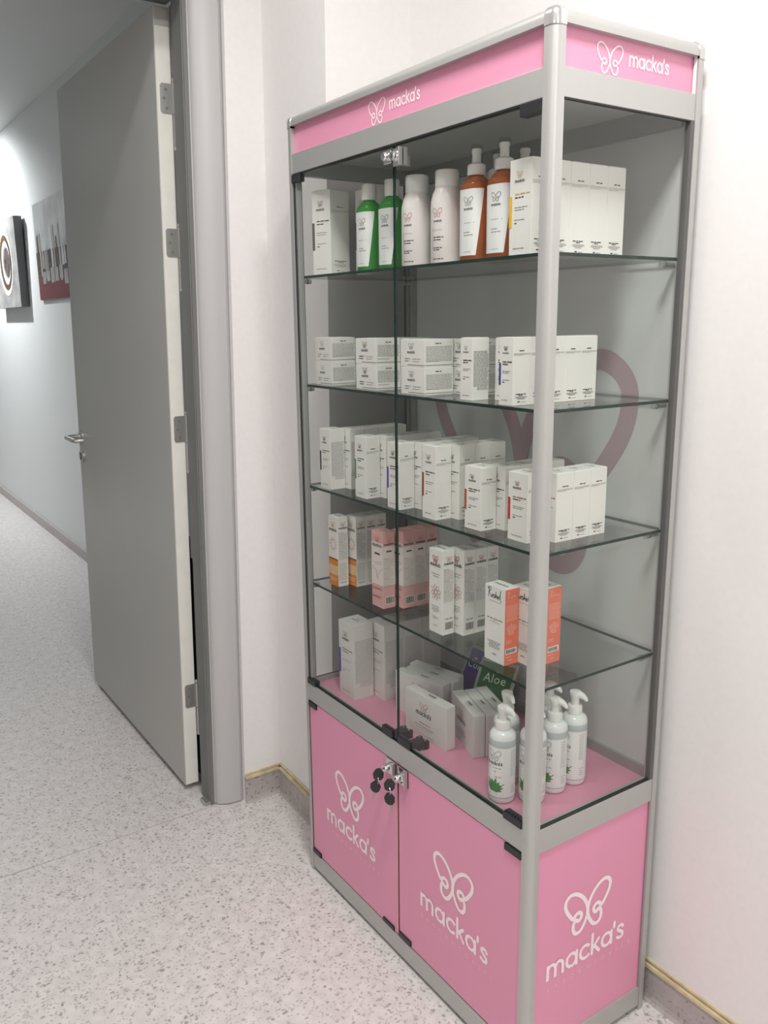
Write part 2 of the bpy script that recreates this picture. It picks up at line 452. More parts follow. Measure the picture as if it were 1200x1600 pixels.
# door casing (painted metal frame with a rounded face), leaning with its wall
def casing_profile(s):
    pr = [(-.535, -.106), (-.470, -.0995), (-.4605, -.0970), (-.4600, -.0925)] + [(-.4600 + .034 * math.sin(t), -.0925 + .070 * (1 - math.cos(t))) for t in [i * math.pi / 20 for i in range(1, 11)]] + [(-.4245, -.0210), (-.4262, -.0160), (-.4300, -.0110), (-.4360, -.0075), (-.535, -.0075)]
    return pr
tr = thing('trim_1', None, None); del tr['label']; del tr['category']; tr['kind'] = 'structure'
fix_normals(MB().prism(casing_profile(0), .004, 2.43, 'casing_paint').xform(lean(.0225)).build('casing_jamb', tr, smooth=True, angle=30))
mb = MB(); mb.box(-.5362, -.4590, -.1085, -.0965, .0, 2.40, 'casing_dark'); mb.box(-.4680, -.4662, -.1093, -.104, .0, 2.40, 'steel')
mb.xform(lean(.0225)).build('casing_rebate', tr)
fix_normals(MB().prism([(p[0], -1.35 - p[1]) for p in casing_profile(0)], .004, 2.43, 'casing_paint').xform(lambda x, y, z: (x, y, z)).build('casing_jamb', tr, smooth=True, angle=30))
mb = MB(); mb.box(-.535, -.428, -1.34, -.045, 2.392, 2.46, 'casing_paint', .006); mb.box(-.60, -.535, -1.26, -.045, 2.398, 2.46, 'casing_dark')
mb.build('casing_head', tr)
MB().box(-.585, -.5365, -.096, -.088, .80, 2.39, 'casing_dark').xform(lean(.0225)).build('rebate_seal', tr)
MB().box(-.80, -.56, -.060, -.052, 0, .84, 'gasket').xform(lean(.0225)).build('gap_shade_sheet', tr)  # black sheet standing in for the shade behind the open door
MB().box(-.505, -.462, -.128, -.096, 0, .012, 'steel', .002).build('floor_stop', tr)

# open door leaf
dr = thing('door_1', None, None); del dr['label']; del dr['category']; dr['kind'] = 'structure'
dl = MB(); dl.box(-1.646, -.5865, -.1445, -.0985, .022, 2.388, 'door_paint', .002).xform(lean(.0235)).build('leaf', dr)
e = MB(); e.box(-.5868, -.5855, -.1425, -.1000, .024, 2.337, 'door_edge_paint').xform(lean(.0235)).build('edge_face', dr)
for hz in (2.150, 1.757, 1.210, .335):
    h = MB()
    pl = [(-.1345, hz - .034), (-.1295, hz - .040), (-.098, hz - .040), (-.098, hz + .040), (-.1295, hz + .040), (-.1345, hz + .034)]
    h.prism(pl, -.5856, -.5832, 'steel', mp=lambda a, b, c: (c, a, b))
    hg = h.xform(lean(.0235)).build('hinge', dr)
    b = MB(); b.tube([(-.578, -.0945, hz + .042), (-.578, -.0945, hz - .041)], .0062, 'steel', 14); b.tube([(-.578, -.0945, hz - .043), (-.578, -.0945, hz - .128)], .0056, 'steel', 14)
    b.tube([(-.578, -.0945, hz + .042), (-.578, -.0945, hz + .046), (-.578, -.0945, hz + .052), (-.578, -.0945, hz + .055)], [.004, .0068, .0068, .003], 'steel', 12)
    b.tube([(-.578, -.0945, hz - .128), (-.578, -.0945, hz - .131), (-.578, -.0945, hz - .137), (-.578, -.0945, hz - .140)], [.004, .0066, .0066, .003], 'steel', 12)
    b.xform(lean(.0235)).build('hinge_barrel', hg, smooth=True)
    for dy, dz in ((-.117, .024), (-.1235, 0), (-.116, -.026)):
        MB().tube([(-.5833, dy, hz + dz), (-.5826, dy, hz + dz)], .0042, 'casing_dark', 12).xform(lean(.0235)).build('screw_hole', hg)
hx, hy = -1.604, -.1445
h = MB(); h.lathe([(.0255, 0), (.0255, .006), (.023, .008)], 'steel', n=28).xform(lambda x, y, z: (hx + x, hy - z, 1.085 + y))
hd = h.xform(lean(.0235)).build('door_handle', dr, smooth=True)
MB().tube([(hx, hy - .006, 1.085), (hx, hy - .045, 1.085), (hx + .004, hy - .056, 1.085), (hx + .014, hy - .062, 1.085), (hx + .06, hy - .063, 1.085), (hx + .118, hy - .063, 1.085), (hx + .130, hy - .058, 1.085), (hx + .134, hy - .046, 1.085), (hx + .134, hy - .030, 1.085)], .0095, 'steel', 14).xform(lean(.0235)).build('lever', hd, smooth=True)
es = MB(); es.lathe([(.0255, 0), (.0255, .006), (.023, .0085)], 'steel', n=28).xform(lambda x, y, z: (hx + x, hy - z, 1.005 + y)).xform(lean(.0235))
eo = es.build('lock_escutcheon', dr, smooth=True)
MB().box(hx - .004, hx + .004, hy - .0105, hy - .008, .990, 1.018, 'gasket', .001).xform(lean(.0235)).build('keyhole', eo)

# ------------------------------------------------------------------ corridor paintings
def painting(x0, x1, z0, z1, th, label):
    wy = .385 + .0225 * (z0 + z1) / 2
    t = thing('painting', label, 'painting', ((x0 + x1) / 2, wy - th, z0)); w = x1 - x0; h = z1 - z0
    MB().box(-w / 2, w / 2, 0.001, th - .008, 0, h, 'painting_side', .004).build('canvas', t)
    return t, w, h
t1, w_, h_ = painting(-4.40, -3.25, 1.69, 2.31, .022, 'grey and white city painting with dark red lower band, half hidden by the door')
fm = lambda off=.0005: (lambda a, b, lv=0: (a, -off - lv * .0006, b))
pb = MB(); pb.quad2(-w_ / 2, w_ / 2, 0, h_, fm(), 'painting_grey'); pb.build('painted_ground', t1)
pb = MB(); pb.quad2(-w_ / 2, w_ / 2, 0, h_ * .25, fm(.0012), 'painting_red'); pb.build('red_band', t1)
pb = MB(); pb.quad2(-w_ / 2, w_ / 2, h_ * .25, h_ * .50, fm(.0012), 'painting_dark'); pb.build('dark_band', t1)
rng = random.Random(5); pb = MB()
for i in range(16):
    x = -w_ / 2 + .04 + i * .062; ww = rng.uniform(.03, .06); a = rng.uniform(.14, .34) * h_; b = rng.uniform(.48, .74) * h_
    pb.add([fm(.002)(x, a), fm(.002)(x + ww, a), fm(.002)(x + ww * .8, b), fm(.002)(x + ww * .1, b * .97)], [(0, 1, 2, 3)], rng.choice(('painting_white', 'painting_silver', 'painting_grey', 'painting_silver', 'painting_dark', 'painting_gold')))
pb.build('tower_strokes', t1)
pb = MB()
for i in range(7):
    x = -w_ / 2 + .14 + i * .11
    pb.quad2(x, x + .09, h_ * rng.uniform(.12, .24), h_ * rng.uniform(.26, .33), fm(.003), 'painting_silver')
pb.build('white_blocks', t1)
t2, w_, h_ = painting(-5.68, -4.80, 1.655, 2.285, .065, 'abstract painting of silver and gold rings around a dark oval, at left edge of frame')
pb = MB(); pb.quad2(-w_ / 2, w_ / 2, 0, h_, fm(), 'painting_silver'); pb.build('painted_ground', t2)
def disc(mb, cx, cz, r0, r1, off, mat, n=40):
    vs = []; fs = []
    for i in range(n):
        t = 2 * math.pi * i / n; c, s_ = math.cos(t), math.sin(t)
        vs += [(cx + r0 * c, -off, cz + r0 * s_), (cx + r1 * c, -off, cz + r1 * s_)]
    for i in range(n):
        a = 2 * i; b = 2 * ((i + 1) % n); fs.append((a, b, b + 1, a + 1))
    mb.add(vs, fs, mat)
for r0, r1, mt, nm, off, dx in ((.0, .105, 'painting_dark', 'dark_oval', .004, .10), (.12, .16, 'painting_white', 'silver_ring', .003, .08), (.16, .20, 'painting_gold', 'gold_ring', .003, .05), (.20, .24, 'painting_white', 'silver_ring', .0025, .04)):
    pb = MB(); disc(pb, dx, h_ * .52, r0, r1, off, mt); pb.build(nm, t2)

# ------------------------------------------------------------------ display cabinet
cab = thing('display_cabinet', 'tall silver and pink glass display cabinet with butterfly logo panels, standing in the corner', 'cabinet')
ZT, ZPB, ZRB, ZM1, ZM0, ZB1, ZB0 = 1.9757, 1.914, 1.8697, .576, .5247, .0606, .012
def post(cx, cy, sx, sy, name='post'):
    # sx, sy: direction of the outer corner; rounded outside
    r = .015; pts = []
    a = G
    base = [(0, 0), (a, 0)]
    pts = [(0, 0), (a, 0)] + [(a - r + r * math.cos(t), a - r + r * math.sin(t)) for t in [i * math.pi / 16 for i in range(0, 9)]] + [(0, a)]
    pts = [(cx + sx * p[0], cy + sy * p[1]) for p in pts]
    m = MB().prism(pts, .0, ZT + .001, 'aluminium'); return fix_normals(m.build(name, cab, smooth=True, angle=50))
post(W - G, G, 1, -1); post(G, G, -1, -1); post(W - G, D - G, 1, 1); post(G, D - G, -1, 1)
for x in (.012, W - .012):
    for y in (.012, D - .012):
        MB().lathe([(.009, 0), (.010, .004), (.009, .010)], 'black_plastic', (x, y, 0), 16).build('foot', cab)
# rounded top rails
def top_rail(ax):
    r = .016; a = G; prof = [(0, 0), (a, 0)] + [(a - r + r * math.cos(t), a - r + r * math.sin(t)) for t in [i * math.pi / 16 for i in range(9)]] + [(0, a)]
    return prof
for nm, fn, L0, L1 in (('front', lambda a, b, c: (c, G - a, ZT + b), G, W - G), ('back', lambda a, b, c: (c, D - G + a, ZT + b), G, W - G),
                       ('right', lambda a, b, c: (W - G + a, c, ZT + b), G, D - G), ('left', lambda a, b, c: (G - a, c, ZT + b), G, D - G)):
    fix_normals(MB().prism(top_rail(0), L0, L1, 'aluminium', mp=fn).build('top_rail', cab, smooth=True, angle=50))
for cx, cy, sx, sy in ((W - G, G, 1, -1), (G, G, -1, -1), (W - G, D - G, 1, 1), (G, D - G, -1, 1)):
    bm = bmesh.new(); bmesh.ops.create_cube(bm, size=1)
    lo = Vector((0, 0, -.004)); hi = Vector((G + .0012, G + .0012, G + .0015))
    for v in bm.verts: v.co = Vector([lo[i] if v.co[i] < 0 else hi[i] for i in range(3)])
    ed = [e_ for e_ in bm.edges if sum(1 for v in e_.verts if abs(v.co.x - hi.x) < 1e-6) == 2 and sum(1 for v in e_.verts if abs(v.co.y - hi.y) < 1e-6) == 2 or
          (sum(1 for v in e_.verts if abs(v.co.z - hi.z) < 1e-6) == 2 and (all(abs(v.co.x - hi.x) < 1e-6 for v in e_.verts) or all(abs(v.co.y - hi.y) < 1e-6 for v in e_.verts)))]
    bmesh.ops.bevel(bm, geom=ed, offset=.0155, segments=6, profile=.5, affect='EDGES'); bm.verts.index_update()
    o = MB().add([(cx + sx * v.co.x, cy + sy * v.co.y, ZT + v.co.z) for v in bm.verts], [[v.index for v in f.verts] for f in bm.faces], 'cap_metal').build('corner_cap', cab, smooth=True, angle=60); bm.free(); fix_normals(o)
# flat rails
def rails(z0, z1, ins=.0015, t=.018, names='rail', back=True):
    MB().box(G, W - G, ins, ins + t, z0, z1, 'aluminium', .0008).build(names, cab)
    MB().box(W - ins - t, W - ins, G, D - G, z0, z1, 'aluminium', .0008).build(names, cab)
    MB().box(ins, ins + t, G, D - G, z0, z1, 'aluminium', .0008).build(names, cab)
    if back: MB().box(G, W - G, D - ins - t, D - ins, z0, z1, 'aluminium', .0008).build(names, cab)
rails(ZRB, ZPB, names='header_rail'); rails(ZM0, ZM1, names='middle_rail'); rails(ZB0, ZB1, names='bottom_rail')

# header panels, recessed, each with emblem and lettering
fr = lambda y: (lambda a, b, lv=0: (a, y - lv * .0002, b))
sd = lambda x: (lambda a, b, lv=0: (x + lv * .0002, a, b))
p = MB().box(G - .001, W - G + .001, .012, .016, ZPB - .001, ZT + .001, 'pink_print').build('header_panel', cab)
m = MB(); emblem(m, fr(.0115), .374, 1.944, .048, .0028, 'white_print', 3, 1.0); m.build('emblem', p)
m = MB(); word(m, fr(.0115), .420, 1.9385, .0150, 'white_print', .22, .92); m.build('lettering', p)
p = MB().box(W - .016, W - .012, G - .001, D - G + .001, ZPB - .001, ZT + .001, 'pink_print').build('header_panel', cab)
m = MB(); emblem(m, sd(W - .0115), .137, 1.944, .048, .0028, 'white_print', 3, 1.0); m.build('emblem', p)
m = MB(); word(m, sd(W - .0115), .185, 1.9385, .0150, 'white_print', .22, .92); m.build('lettering', p)
MB().box(.010, .014, G - .001, D - G + .001, ZPB - .001, ZT + .001, 'pink_print').build('header_panel', cab)
MB().box(G - .004, G - .001, .004, .010, ZPB, ZT, 'label_paper').build('edge_strip', cab)
MB().box(W - .010, W - .004, D - G - .001, D - G + .002, ZPB, ZT, 'label_paper').build('edge_strip', cab)
# inner ceiling, back sheet, deck, bottom
MB().box(.015, W - .015, .015, D - .015, 1.905, 1.910, 'ceiling_sheet').build('inner_ceiling', cab)
bk = MB().box(.012, W - .012, D - .012, D - .008, .06, 1.905, 'back_sheet').build('back_panel', cab)
m = MB(); emblem(m, fr(D - .0126), .446, 1.23, .505, .044, 'back_logo', 5, 1.0); m.build('emblem', bk)
MB().box(G, W - G, D - .020, D - .012, .566, .590, 'aluminium_flat').build('deck_rail', cab)
MB().box(.012, W - .012, .008, D - .012, .558, .566, 'pink_deck').build('deck', cab)
MB().box(.012, W - .012, .012, D - .012, .035, .042, 'carton_dim').build('base_board', cab)
MB().box(.010, .016, G, D - G, ZB1 - .002, ZM0 + .002, 'pink_print').build('lower_side_panel', cab)
p = MB().box(W - .012, W - .006, G, D - G, ZB1 - .002, ZM0 + .002, 'pink_print').build('lower_side_panel', cab)
m = MB(); emblem(m, sd(W - .0055), .174, .345, .105, .0088, 'white_print', 4, 1.0); m.build('emblem', p)
m = MB(); word(m, sd(W - .0055), .064, .2200, .0305, 'white_print', .25, 1.02); m.build('lettering', p)
m = MB(); font_mesh(m, 'LABORATORIES', sd(W - .0055), .063, .190, .0150, 'faint_print', 2.75); m.build('small_lettering', p)
# glass channels inside the posts
for x, y, dx, dy in ((W - .0105, D - G - .0095, 0, 0), (.004, D - G - .010, 0, 0), (.004, G, 0, 0)):
    MB().box(x - .003, x + .009, y, y + .009, ZM1, ZRB, 'channel_dark').build('glass_channel', cab)
MB().box(G, G + .006, .003, .012, ZM1, ZRB, 'gasket').build('gasket', cab)
MB().box(G + .006, G + .013, .006, .018, ZM1, ZRB, 'aluminium_flat').build('glass_channel', cab)
MB().box(G - .002, G + .001, .0015, .006, ZB1, ZM0, 'gasket').build('gasket', cab)
MB().box(W - .009, W - .0025, D - G - .0025, D - G + .001, ZM1, ZRB, 'gasket').build('gasket', cab)
MB().box(W - .004, W - .0005, D - G - .003, D - G + .001, ZB1, ZM0, 'aluminium_flat').build('gasket', cab)
MB().box(G, W - G, .003, .016, ZRB - .003, ZRB + .001, 'gasket').build('gasket', cab)
MB().box(G, W - G, .002, .012, ZM1 - .001, ZM1 + .0015, 'gasket').build('gasket', cab)
MB().box(W - .010, W - .0025, G, D - G, ZM1 - .001, ZM1 + .0015, 'gasket').build('gasket', cab)
MB().box(W - .010, W - .0025, G, D - G, ZRB - .002, ZRB + .001, 'gasket').build('gasket', cab)
MB().box(G, W - G, D - .030, D - .013, ZRB - .004, ZRB + .036, 'aluminium_flat').build('inner_top_rail', cab)
# uprights behind: channel rails against the back at the left
for x, sg in ((.004, 1),):
    for a, b, c, e in ((.006, .014, .034, .024), (.018, .026, .028, .013)):
        MB().box(min(x + sg * a, x + sg * b), max(x + sg * a, x + sg * b), D - c, D - e, ZM1, ZRB, 'aluminium_flat').build('rear_channel', cab)

def glass_panel(name, ax, x0, x1, y0, y1, z0, z1, parent, mat='glass', edge='glass_edge', edges=None):
    """glass slab: the two large faces clear, the cut edges dark green; ax is the thin axis"""
    m = MB(); vs = [(x, y, z) for z in (z0, z1) for y in (y0, y1) for x in (x0, x1)]
    F = {'z-': (0, 2, 3, 1), 'z+': (4, 5, 7, 6), 'y-': (0, 1, 5, 4), 'y+': (2, 6, 7, 3), 'x-': (0, 4, 6, 2), 'x+': (1, 3, 7, 5)}
    m.mat(mat); m.mat(edge); m.v = vs
    for k, f in F.items():
        m.f.append(f); m.m.append(0 if k[0] == ax else 1)
    o = m.build(name, parent); return fix_normals(o)
for x in (.007, W - .012):
    glass_panel('side_glass', 'x', x, x + .005, G, D - G, ZM1 + .001, ZRB - .001, cab)
gd = []
for x0, x1 in ((G + .001, W / 2 - .0016), (W / 2 + .0016, W - G - .001)):
    gd.append(glass_panel('glass_door', 'y', x0, x1, .0035, .0085, ZM1 + .006, ZRB - .005, cab))
for z in (1.633, 1.3715, 1.1145, .8545):
    glass_panel('shelf', 'z', .0155, W - .0155, .019, .3545, z - .003, z + .003, cab, 'shelf_glass')
    for x, y, yy in ((.026, .020, .042), (W - .030, .020, .042), (.026, D - G - .001, D - G - .034), (W - .030, D - G - .001, D - G - .034)):
        pn = MB(); sg = 1 if yy > y else -1
        pn.tube([(x, y - sg * .004, z - .0095), (x, yy - sg * .011, z - .0095)], .0050, 'steel', 12)
        pn.tube([(x, yy - sg * .009, z - .0095), (x, yy, z - .0095)], .0062, 'steel', 12)
        pp = pn.build('shelf_pin', cab, smooth=True)
        MB().tube([(x, yy - sg * .011, z - .0095), (x, yy - sg * .009, z - .0095)], .0062, 'gasket', 12).build('ring', pp)
# hinges and catches of the glass doors
def blk(name, par, *b, bev=.0012):
    return MB().box(*b, 'black_plastic', bev).build(name, par)
blk('hinge', gd[1], W - G - .050, W - G - .001, -.002, .016, ZRB - .021, ZRB - .001)
blk('hinge', gd[0], G + .001, G + .038, -.002, .014, ZRB - .021, ZRB - .002)
h = blk('hinge', gd[1], W - G - .052, W - G - .001, -.003, .015, ZM1 - .001, ZM1 + .015)
for i in range(6): MB().tube([(W - G - .046 + i * .008, .001, ZM1 + .015), (W - G - .046 + i * .008, .001, ZM1 + .018)], .0028, 'black_plastic', 8).build('hinge_stud', h)
blk('hinge', gd[0], G + .001, G + .042, -.002, .014, ZM1 - .001, ZM1 + .015)
blk('magnet_plate', gd[0], W / 2 - .060, W / 2 - .018, -.0005, .012, ZM1 + .002, ZM1 + .022)
blk('magnet_plate', gd[1], W / 2 + .004, W / 2 + .052, -.0005, .012, ZM1 + .002, ZM1 + .020)
for cx in (W / 2 - .030, W / 2 + .034):
    pts = [(-.013, .014), (.013, .014), (.013, .040), (.017, .044), (.017, .056), (.008, .056), (.006, .051), (-.006, .051), (-.008, .056), (-.017, .056), (-.017, .044), (-.013, .040)]
    c = MB().prism([(cx + q[0], q[1]) for q in pts], .567, .586, 'black_plastic').build('door_catch', cab)
    for q in (-.011, .011): MB().tube([(cx + q, .049, .586), (cx + q, .049, .5872)], .0022, 'steel', 10).build('screw', c)
# chrome lock joining the two glass doors at the top
def lock(par, x0, x1, z0, z1, cx, cz, out=.020, fl='door_lock'):
    a = MB().box(x0, x1, -.0015, .0030, z0, z1, 'chrome', .001).build(fl, par)
    MB().box(x1 - .0025, x1, -.010, .012, z0, z1, 'steel', .0006).build('lock_flange', a)
    MB().lathe([(.0105, 0), (.0105, .004), (.0085, .006), (.0085, out - .002), (.0075, out)], 'chrome', n=24).xform(lambda x, y, z: (cx + x, -.0012 - z, cz + y)).build('lock_cylinder', a, smooth=True)
    MB().box(cx - .001, cx + .001, -.0016 - out, -.0010 - out, cz - .004, cz + .004, 'gasket').build('keyway', a)
    return a
lock(gd[1], .448, .480, 1.825, 1.858, .460, 1.843, .012)
a = MB().box(.414, .4405, -.0010, .0030, 1.834, 1.858, 'chrome', .001).build('door_lock', gd[0])
MB().lathe([(.0085, 0), (.0085, .008), (.007, .010)], 'chrome', n=24).xform(lambda x, y, z: (.426 + x, -.001 - z, 1.847 + y)).build('lock_cylinder', a, smooth=True)
MB().box(.445, .452, .009, .040, 1.829, 1.850, 'steel', .001).build('lock_tongue', gd[1])

# lower pink doors with emblem
ld = []
for k, (x0, x1) in enumerate(((G + .001, W / 2 - .0022), (W / 2 + .0028, W - G - .001))):
    p = MB().box(x0, x1, .003, .008, ZB1 + .003, ZM0 - .003, 'pink_print', .0006).build('lower_door', cab); ld.append(p)
    cx = (.224, .650)[k]; fy = fr(.0026)
    m = MB(); emblem(m, fy, cx, .331, .105, .0088, 'white_print', 4, 1.0); m.build('emblem', p)
    m = MB(); word(m, fy, cx - .115, .2060, .0305, 'white_print', .25, 1.04); m.build('lettering', p)
    m = MB(); font_mesh(m, 'LABORATORIES', fy, cx - .116, .176, .0150, 'faint_print', 2.75); m.build('small_lettering', p)
    MB().box(x1 - .0005, x1 + .0008, .0032, .0078, ZB1 + .004, ZM0 - .004, 'brown_print').build('door_edge', p)
blk('hinge', ld[0], G + .001, G + .042, -.002, .014, ZM0 - .016, ZM0 - .002)
blk('hinge', ld[1], W - G - .048, W - G - .001, -.002, .014, ZM0 - .017, ZM0 - .002)
blk('hinge', ld[0], G + .001, G + .044, -.002, .014, ZB1 + .001, ZB1 + .014)
blk('magnet_plate', ld[0], W / 2 - .066, W / 2 - .018, -.001, .012, ZB1 + .003, ZB1 + .014)
blk('magnet_plate', ld[1], W / 2 + .003, W / 2 + .052, -.001, .012, ZB1 + .005, ZB1 + .018)
blk('hinge', ld[1], W - G - .048, W - G - .001, -.002, .014, ZB1 + .001, ZB1 + .014)
lock(ld[0], .400, .4385, .484, .522, .418, .505, .018)
lock(ld[1], .448, .486, .478, .522, .464, .500, .018)

# two sets of keys hanging from the lower locks
def key_set(cx, cz, label, sw):
    t = thing('key_set', label, 'keys', (cx, -.0192, cz))
    def bow(ox, oy, oz, rz, tilt, blade):
        m = MB(); pts = [(1.18 * a_, 1.15 * b_) for a_, b_ in ((-.0065, 0), (-.011, -.007), (-.0098, -.017), (-.004, -.0225), (.005, -.0225), (.0098, -.017), (.011, -.007), (.0065, 0), (.004, .003), (-.004, .003))]
        fn = lambda a, b, c: (a, c, b)
        m.prism(pts, -.002, .002, 'black_plastic', mp=fn)
        if blade == 'down': m.prism([(-.004, .003), (-.0035, -.0), (-.0030, 0), (.003, 0), (.004, .003)], -.001, .001, 'key_metal', mp=fn)
        Rm = Matrix.Rotation(rz, 3, 'Z') @ Matrix.Rotation(tilt, 3, 'Y')
        m.xform(lambda x, y, z: Vector((ox, oy, oz)) + Rm @ Vector((x, y, z)))
        return m, Rm
    m, Rm = bow(0, -.016, .004, math.radians(62), .0, None); k1 = fix_normals(m.build('inserted_key', t))
    MB().box(-.0035, .0035, -.010, .002, -.003, .003, 'chrome', .0008).build('key_blade', k1)
    m, Rm = bow(sw, -.018, -.030, math.radians(30), math.radians(12 if sw < 0 else -8), None)
    k2 = fix_normals(m.build('hanging_key', t))
    bl = MB(); bl.prism([(-.0034, -.021), (.0034, -.021), (.0034, -.034), (.0022, -.037), (.003, -.040), (.0015, -.046), (-.0015, -.047), (-.003, -.042)], -.0009, .0009, 'key_metal', mp=lambda a, b, c: (a, c, b))
    bl.xform(lambda x, y, z: Vector((sw, -.018, -.030)) + Rm @ Vector((x, y, z))); fix_normals(bl.build('key_blade', k2))
    ring = [(sw * .5 + .006 * math.cos(a_), -.0175, -.0225 + .0095 * math.sin(a_)) for a_ in [i * math.pi / 10 for i in range(21)]]
    MB().tube(ring, .0007, 'chrome', 8).build('key_ring', t, smooth=True)
key_set(.418, .503, 'pair of black-headed keys on ring in the left lower lock', -.006)
key_set(.464, .498, 'pair of black-headed keys on ring in the right lower lock', .0)

# ------------------------------------------------------------------ cartons
def carton_root(w, d, h, mat, label, cat, group, loc, rz):
    m = MB(); m.box(-w / 2, w / 2, -d / 2, d / 2, 0, h, mat, .0006)
    o = m.build('carton', None); o.location = loc; o.rotation_euler = (0, 0, rz); tag(o, label, cat, group); return o
def maps(w, d, h):
    F = lambda a, b, lv=0: (-w / 2 + a, -d / 2 - .0003 - .0002 * lv, b)
    R = lambda a, b, lv=0: (w / 2 + .0003 + .0002 * lv, -d / 2 + a, b)
    T = lambda a, b, lv=0: (-w / 2 + a, -d / 2 + b, h + .0011 + .0002 * lv)
    return F, R, T
def flap(w, d, h, mat, par):
    pts = [(-w / 2 + .002, d / 2 - .001)] + [(-w / 2 + .002 + (w - .004) * t, -d / 2 + .0015 + .002 * abs(2 * t - 1) ** 3) for t in [i / 8 for i in range(9)]] + [(w / 2 - .002, d / 2 - .001)]
    o = MB().prism(pts, h, h + .0009, mat).build('top_flap', par)
    return o
def small_word(m, mp, cx, z, wd, mat='ink', bold=.3):
    xh = wd / WORDLEN
    word(m, mp, cx - wd / 2, z, xh, mat, bold, 1., 6)

def serum_carton(w, d, h, stripe, seed=1, em='ink', dense=False, mat='carton', title2=None):
    rng = random.Random(seed); F, R, T = maps(w, d, h); kids = []
    root = carton_root(w, d, h, mat, '', 'carton', None, (0, 0, 0), 0); kids.append(flap(w, d, h, mat, root))
    m = MB(); cx = w * .46
    emblem(m, F, cx, h * .845, h * .070, .0008, em, 1, 1.); small_word(m, F, cx, h * .765, w * .42)
    if title2: ticks(m, F, w * .25, w * .93, h * .635, .0036, title2, rng)
    else: ticks(m, F, w * .25, w * .93, h * .635, .0036, 'ink', rng)
    ticks(m, F, w * .25, w * .65, h * .60, .0034, 'ink', rng)
    for q, z in enumerate((.50, .475)): ticks(m, F, w * .25, w * .90, h * z, .0024, 'ink_grey', rng, fill=.9 if q == 0 else .75)
    ticks(m, F, w * .25, w * .75, h * .37, .0024, 'ink_grey', rng); ticks(m, F, w * .25, w * .60, h * .335, .0030, 'ink', rng, fill=.4)
    ticks(m, F, w * .2, w * .75, h * .07, .0026, 'ink_grey', rng)
    kids.append(m.build('front_print', root))
    m = MB()
    if dense:
        for i in range(26): ticks(m, R, d * .08, d * .95, h * (.78 - i * .022), .0022, 'ink_grey', rng)
        for i in range(3): ticks(m, R, d * .3, d * .95, h * (.17 + i * .02), .0018, 'ink_grey', rng)
    else:
        ticks(m, R, d * .34, d * .68, h * .800, .0030, 'ink', rng)
        for z in (.765, .752, .739): ticks(m, R, d * .04, d * .97, h * z, .0016, 'ink_soft', rng, fill=1 if z > .74 else .6)
        ticks(m, R, d * .18, d * .82, h * .160, .0028, 'ink', rng); ticks(m, R, d * .35, d * .65, h * .145, .0024, 'ink', rng)
        for z, q in ((.125, .6), (.113, .7), (.101, .5), (.089, .35)): ticks(m, R, 0, d, h * z, .0016, 'ink_grey', rng, center=True, fill=q)
        ticks(m, R, d * .30, d * .42, h * .045, .0034, 'ink', rng); ticks(m, R, d * .48, d * .75, h * .045, .0018, 'ink_grey', rng)
    kids.append(m.build('side_print', root))
    m = MB(); small_word(m, T, w * .5, d * .45, w * .45, 'ink_grey'); emblem(m, T, w * .5, d * .68, d * .2, .0006, 'ink_grey', 1); kids.append(m.build('top_print', root))
    if stripe:
        m = MB(); m.box(-w / 2 - .0004, -w / 2 + w * .12, -d / 2 - .0006, -d / 2 + .004, h * .30, h * .625, stripe); kids.append(m.build('color_stripe', root))
    return root, kids

def low_carton(w, d, h, seed, em='ink', bold=False):
    rng = random.Random(seed); F, R, T = maps(w, d, h); kids = []
    root = carton_root(w, d, h, 'carton', '', 'carton', None, (0, 0, 0), 0); kids.append(flap(w, d, h, 'carton', root))
    m = MB(); emblem(m, F, w * .45, h * .76, h * .25, .0010 if bold else .0007, em, 1); small_word(m, F, w * .45, h * .50, w * .30, 'ink')
    ticks(m, F, w * .18, w * .42, h * .28, .0034, 'ink' if bold else 'ink_grey', rng); ticks(m, F, w * .18, w * .38, h * .19, .0034, 'ink' if bold else 'ink_grey', rng)
    ticks(m, F, w * .52, w * .85, h * .28, .0024, 'ink_grey', rng); ticks(m, F, w * .52, w * .80, h * .19, .0024, 'ink_grey', rng)
    kids.append(m.build('front_print', root))
    m = MB(); ticks(m, R, d * .38, d * .62, h * .84, .0030, 'ink', rng)
    for i in range(9 if bold else 11): ticks(m, R, d * .06, d * .96, h * (.73 - i * .052), .0020, 'ink_grey', rng)
    ticks(m, R, d * .06, d * .5, h * .2, .0020, 'ink_grey', rng)
    kids.append(m.build('side_print', root))
    m = MB(); m.quad2(w * .3, w, h * .055, h * .085, F, 'ink_grey'); m.quad2(0, d, h * .055, h * .085, R, 'ink_grey'); kids.append(m.build('closure_line', root))
    return root, kids

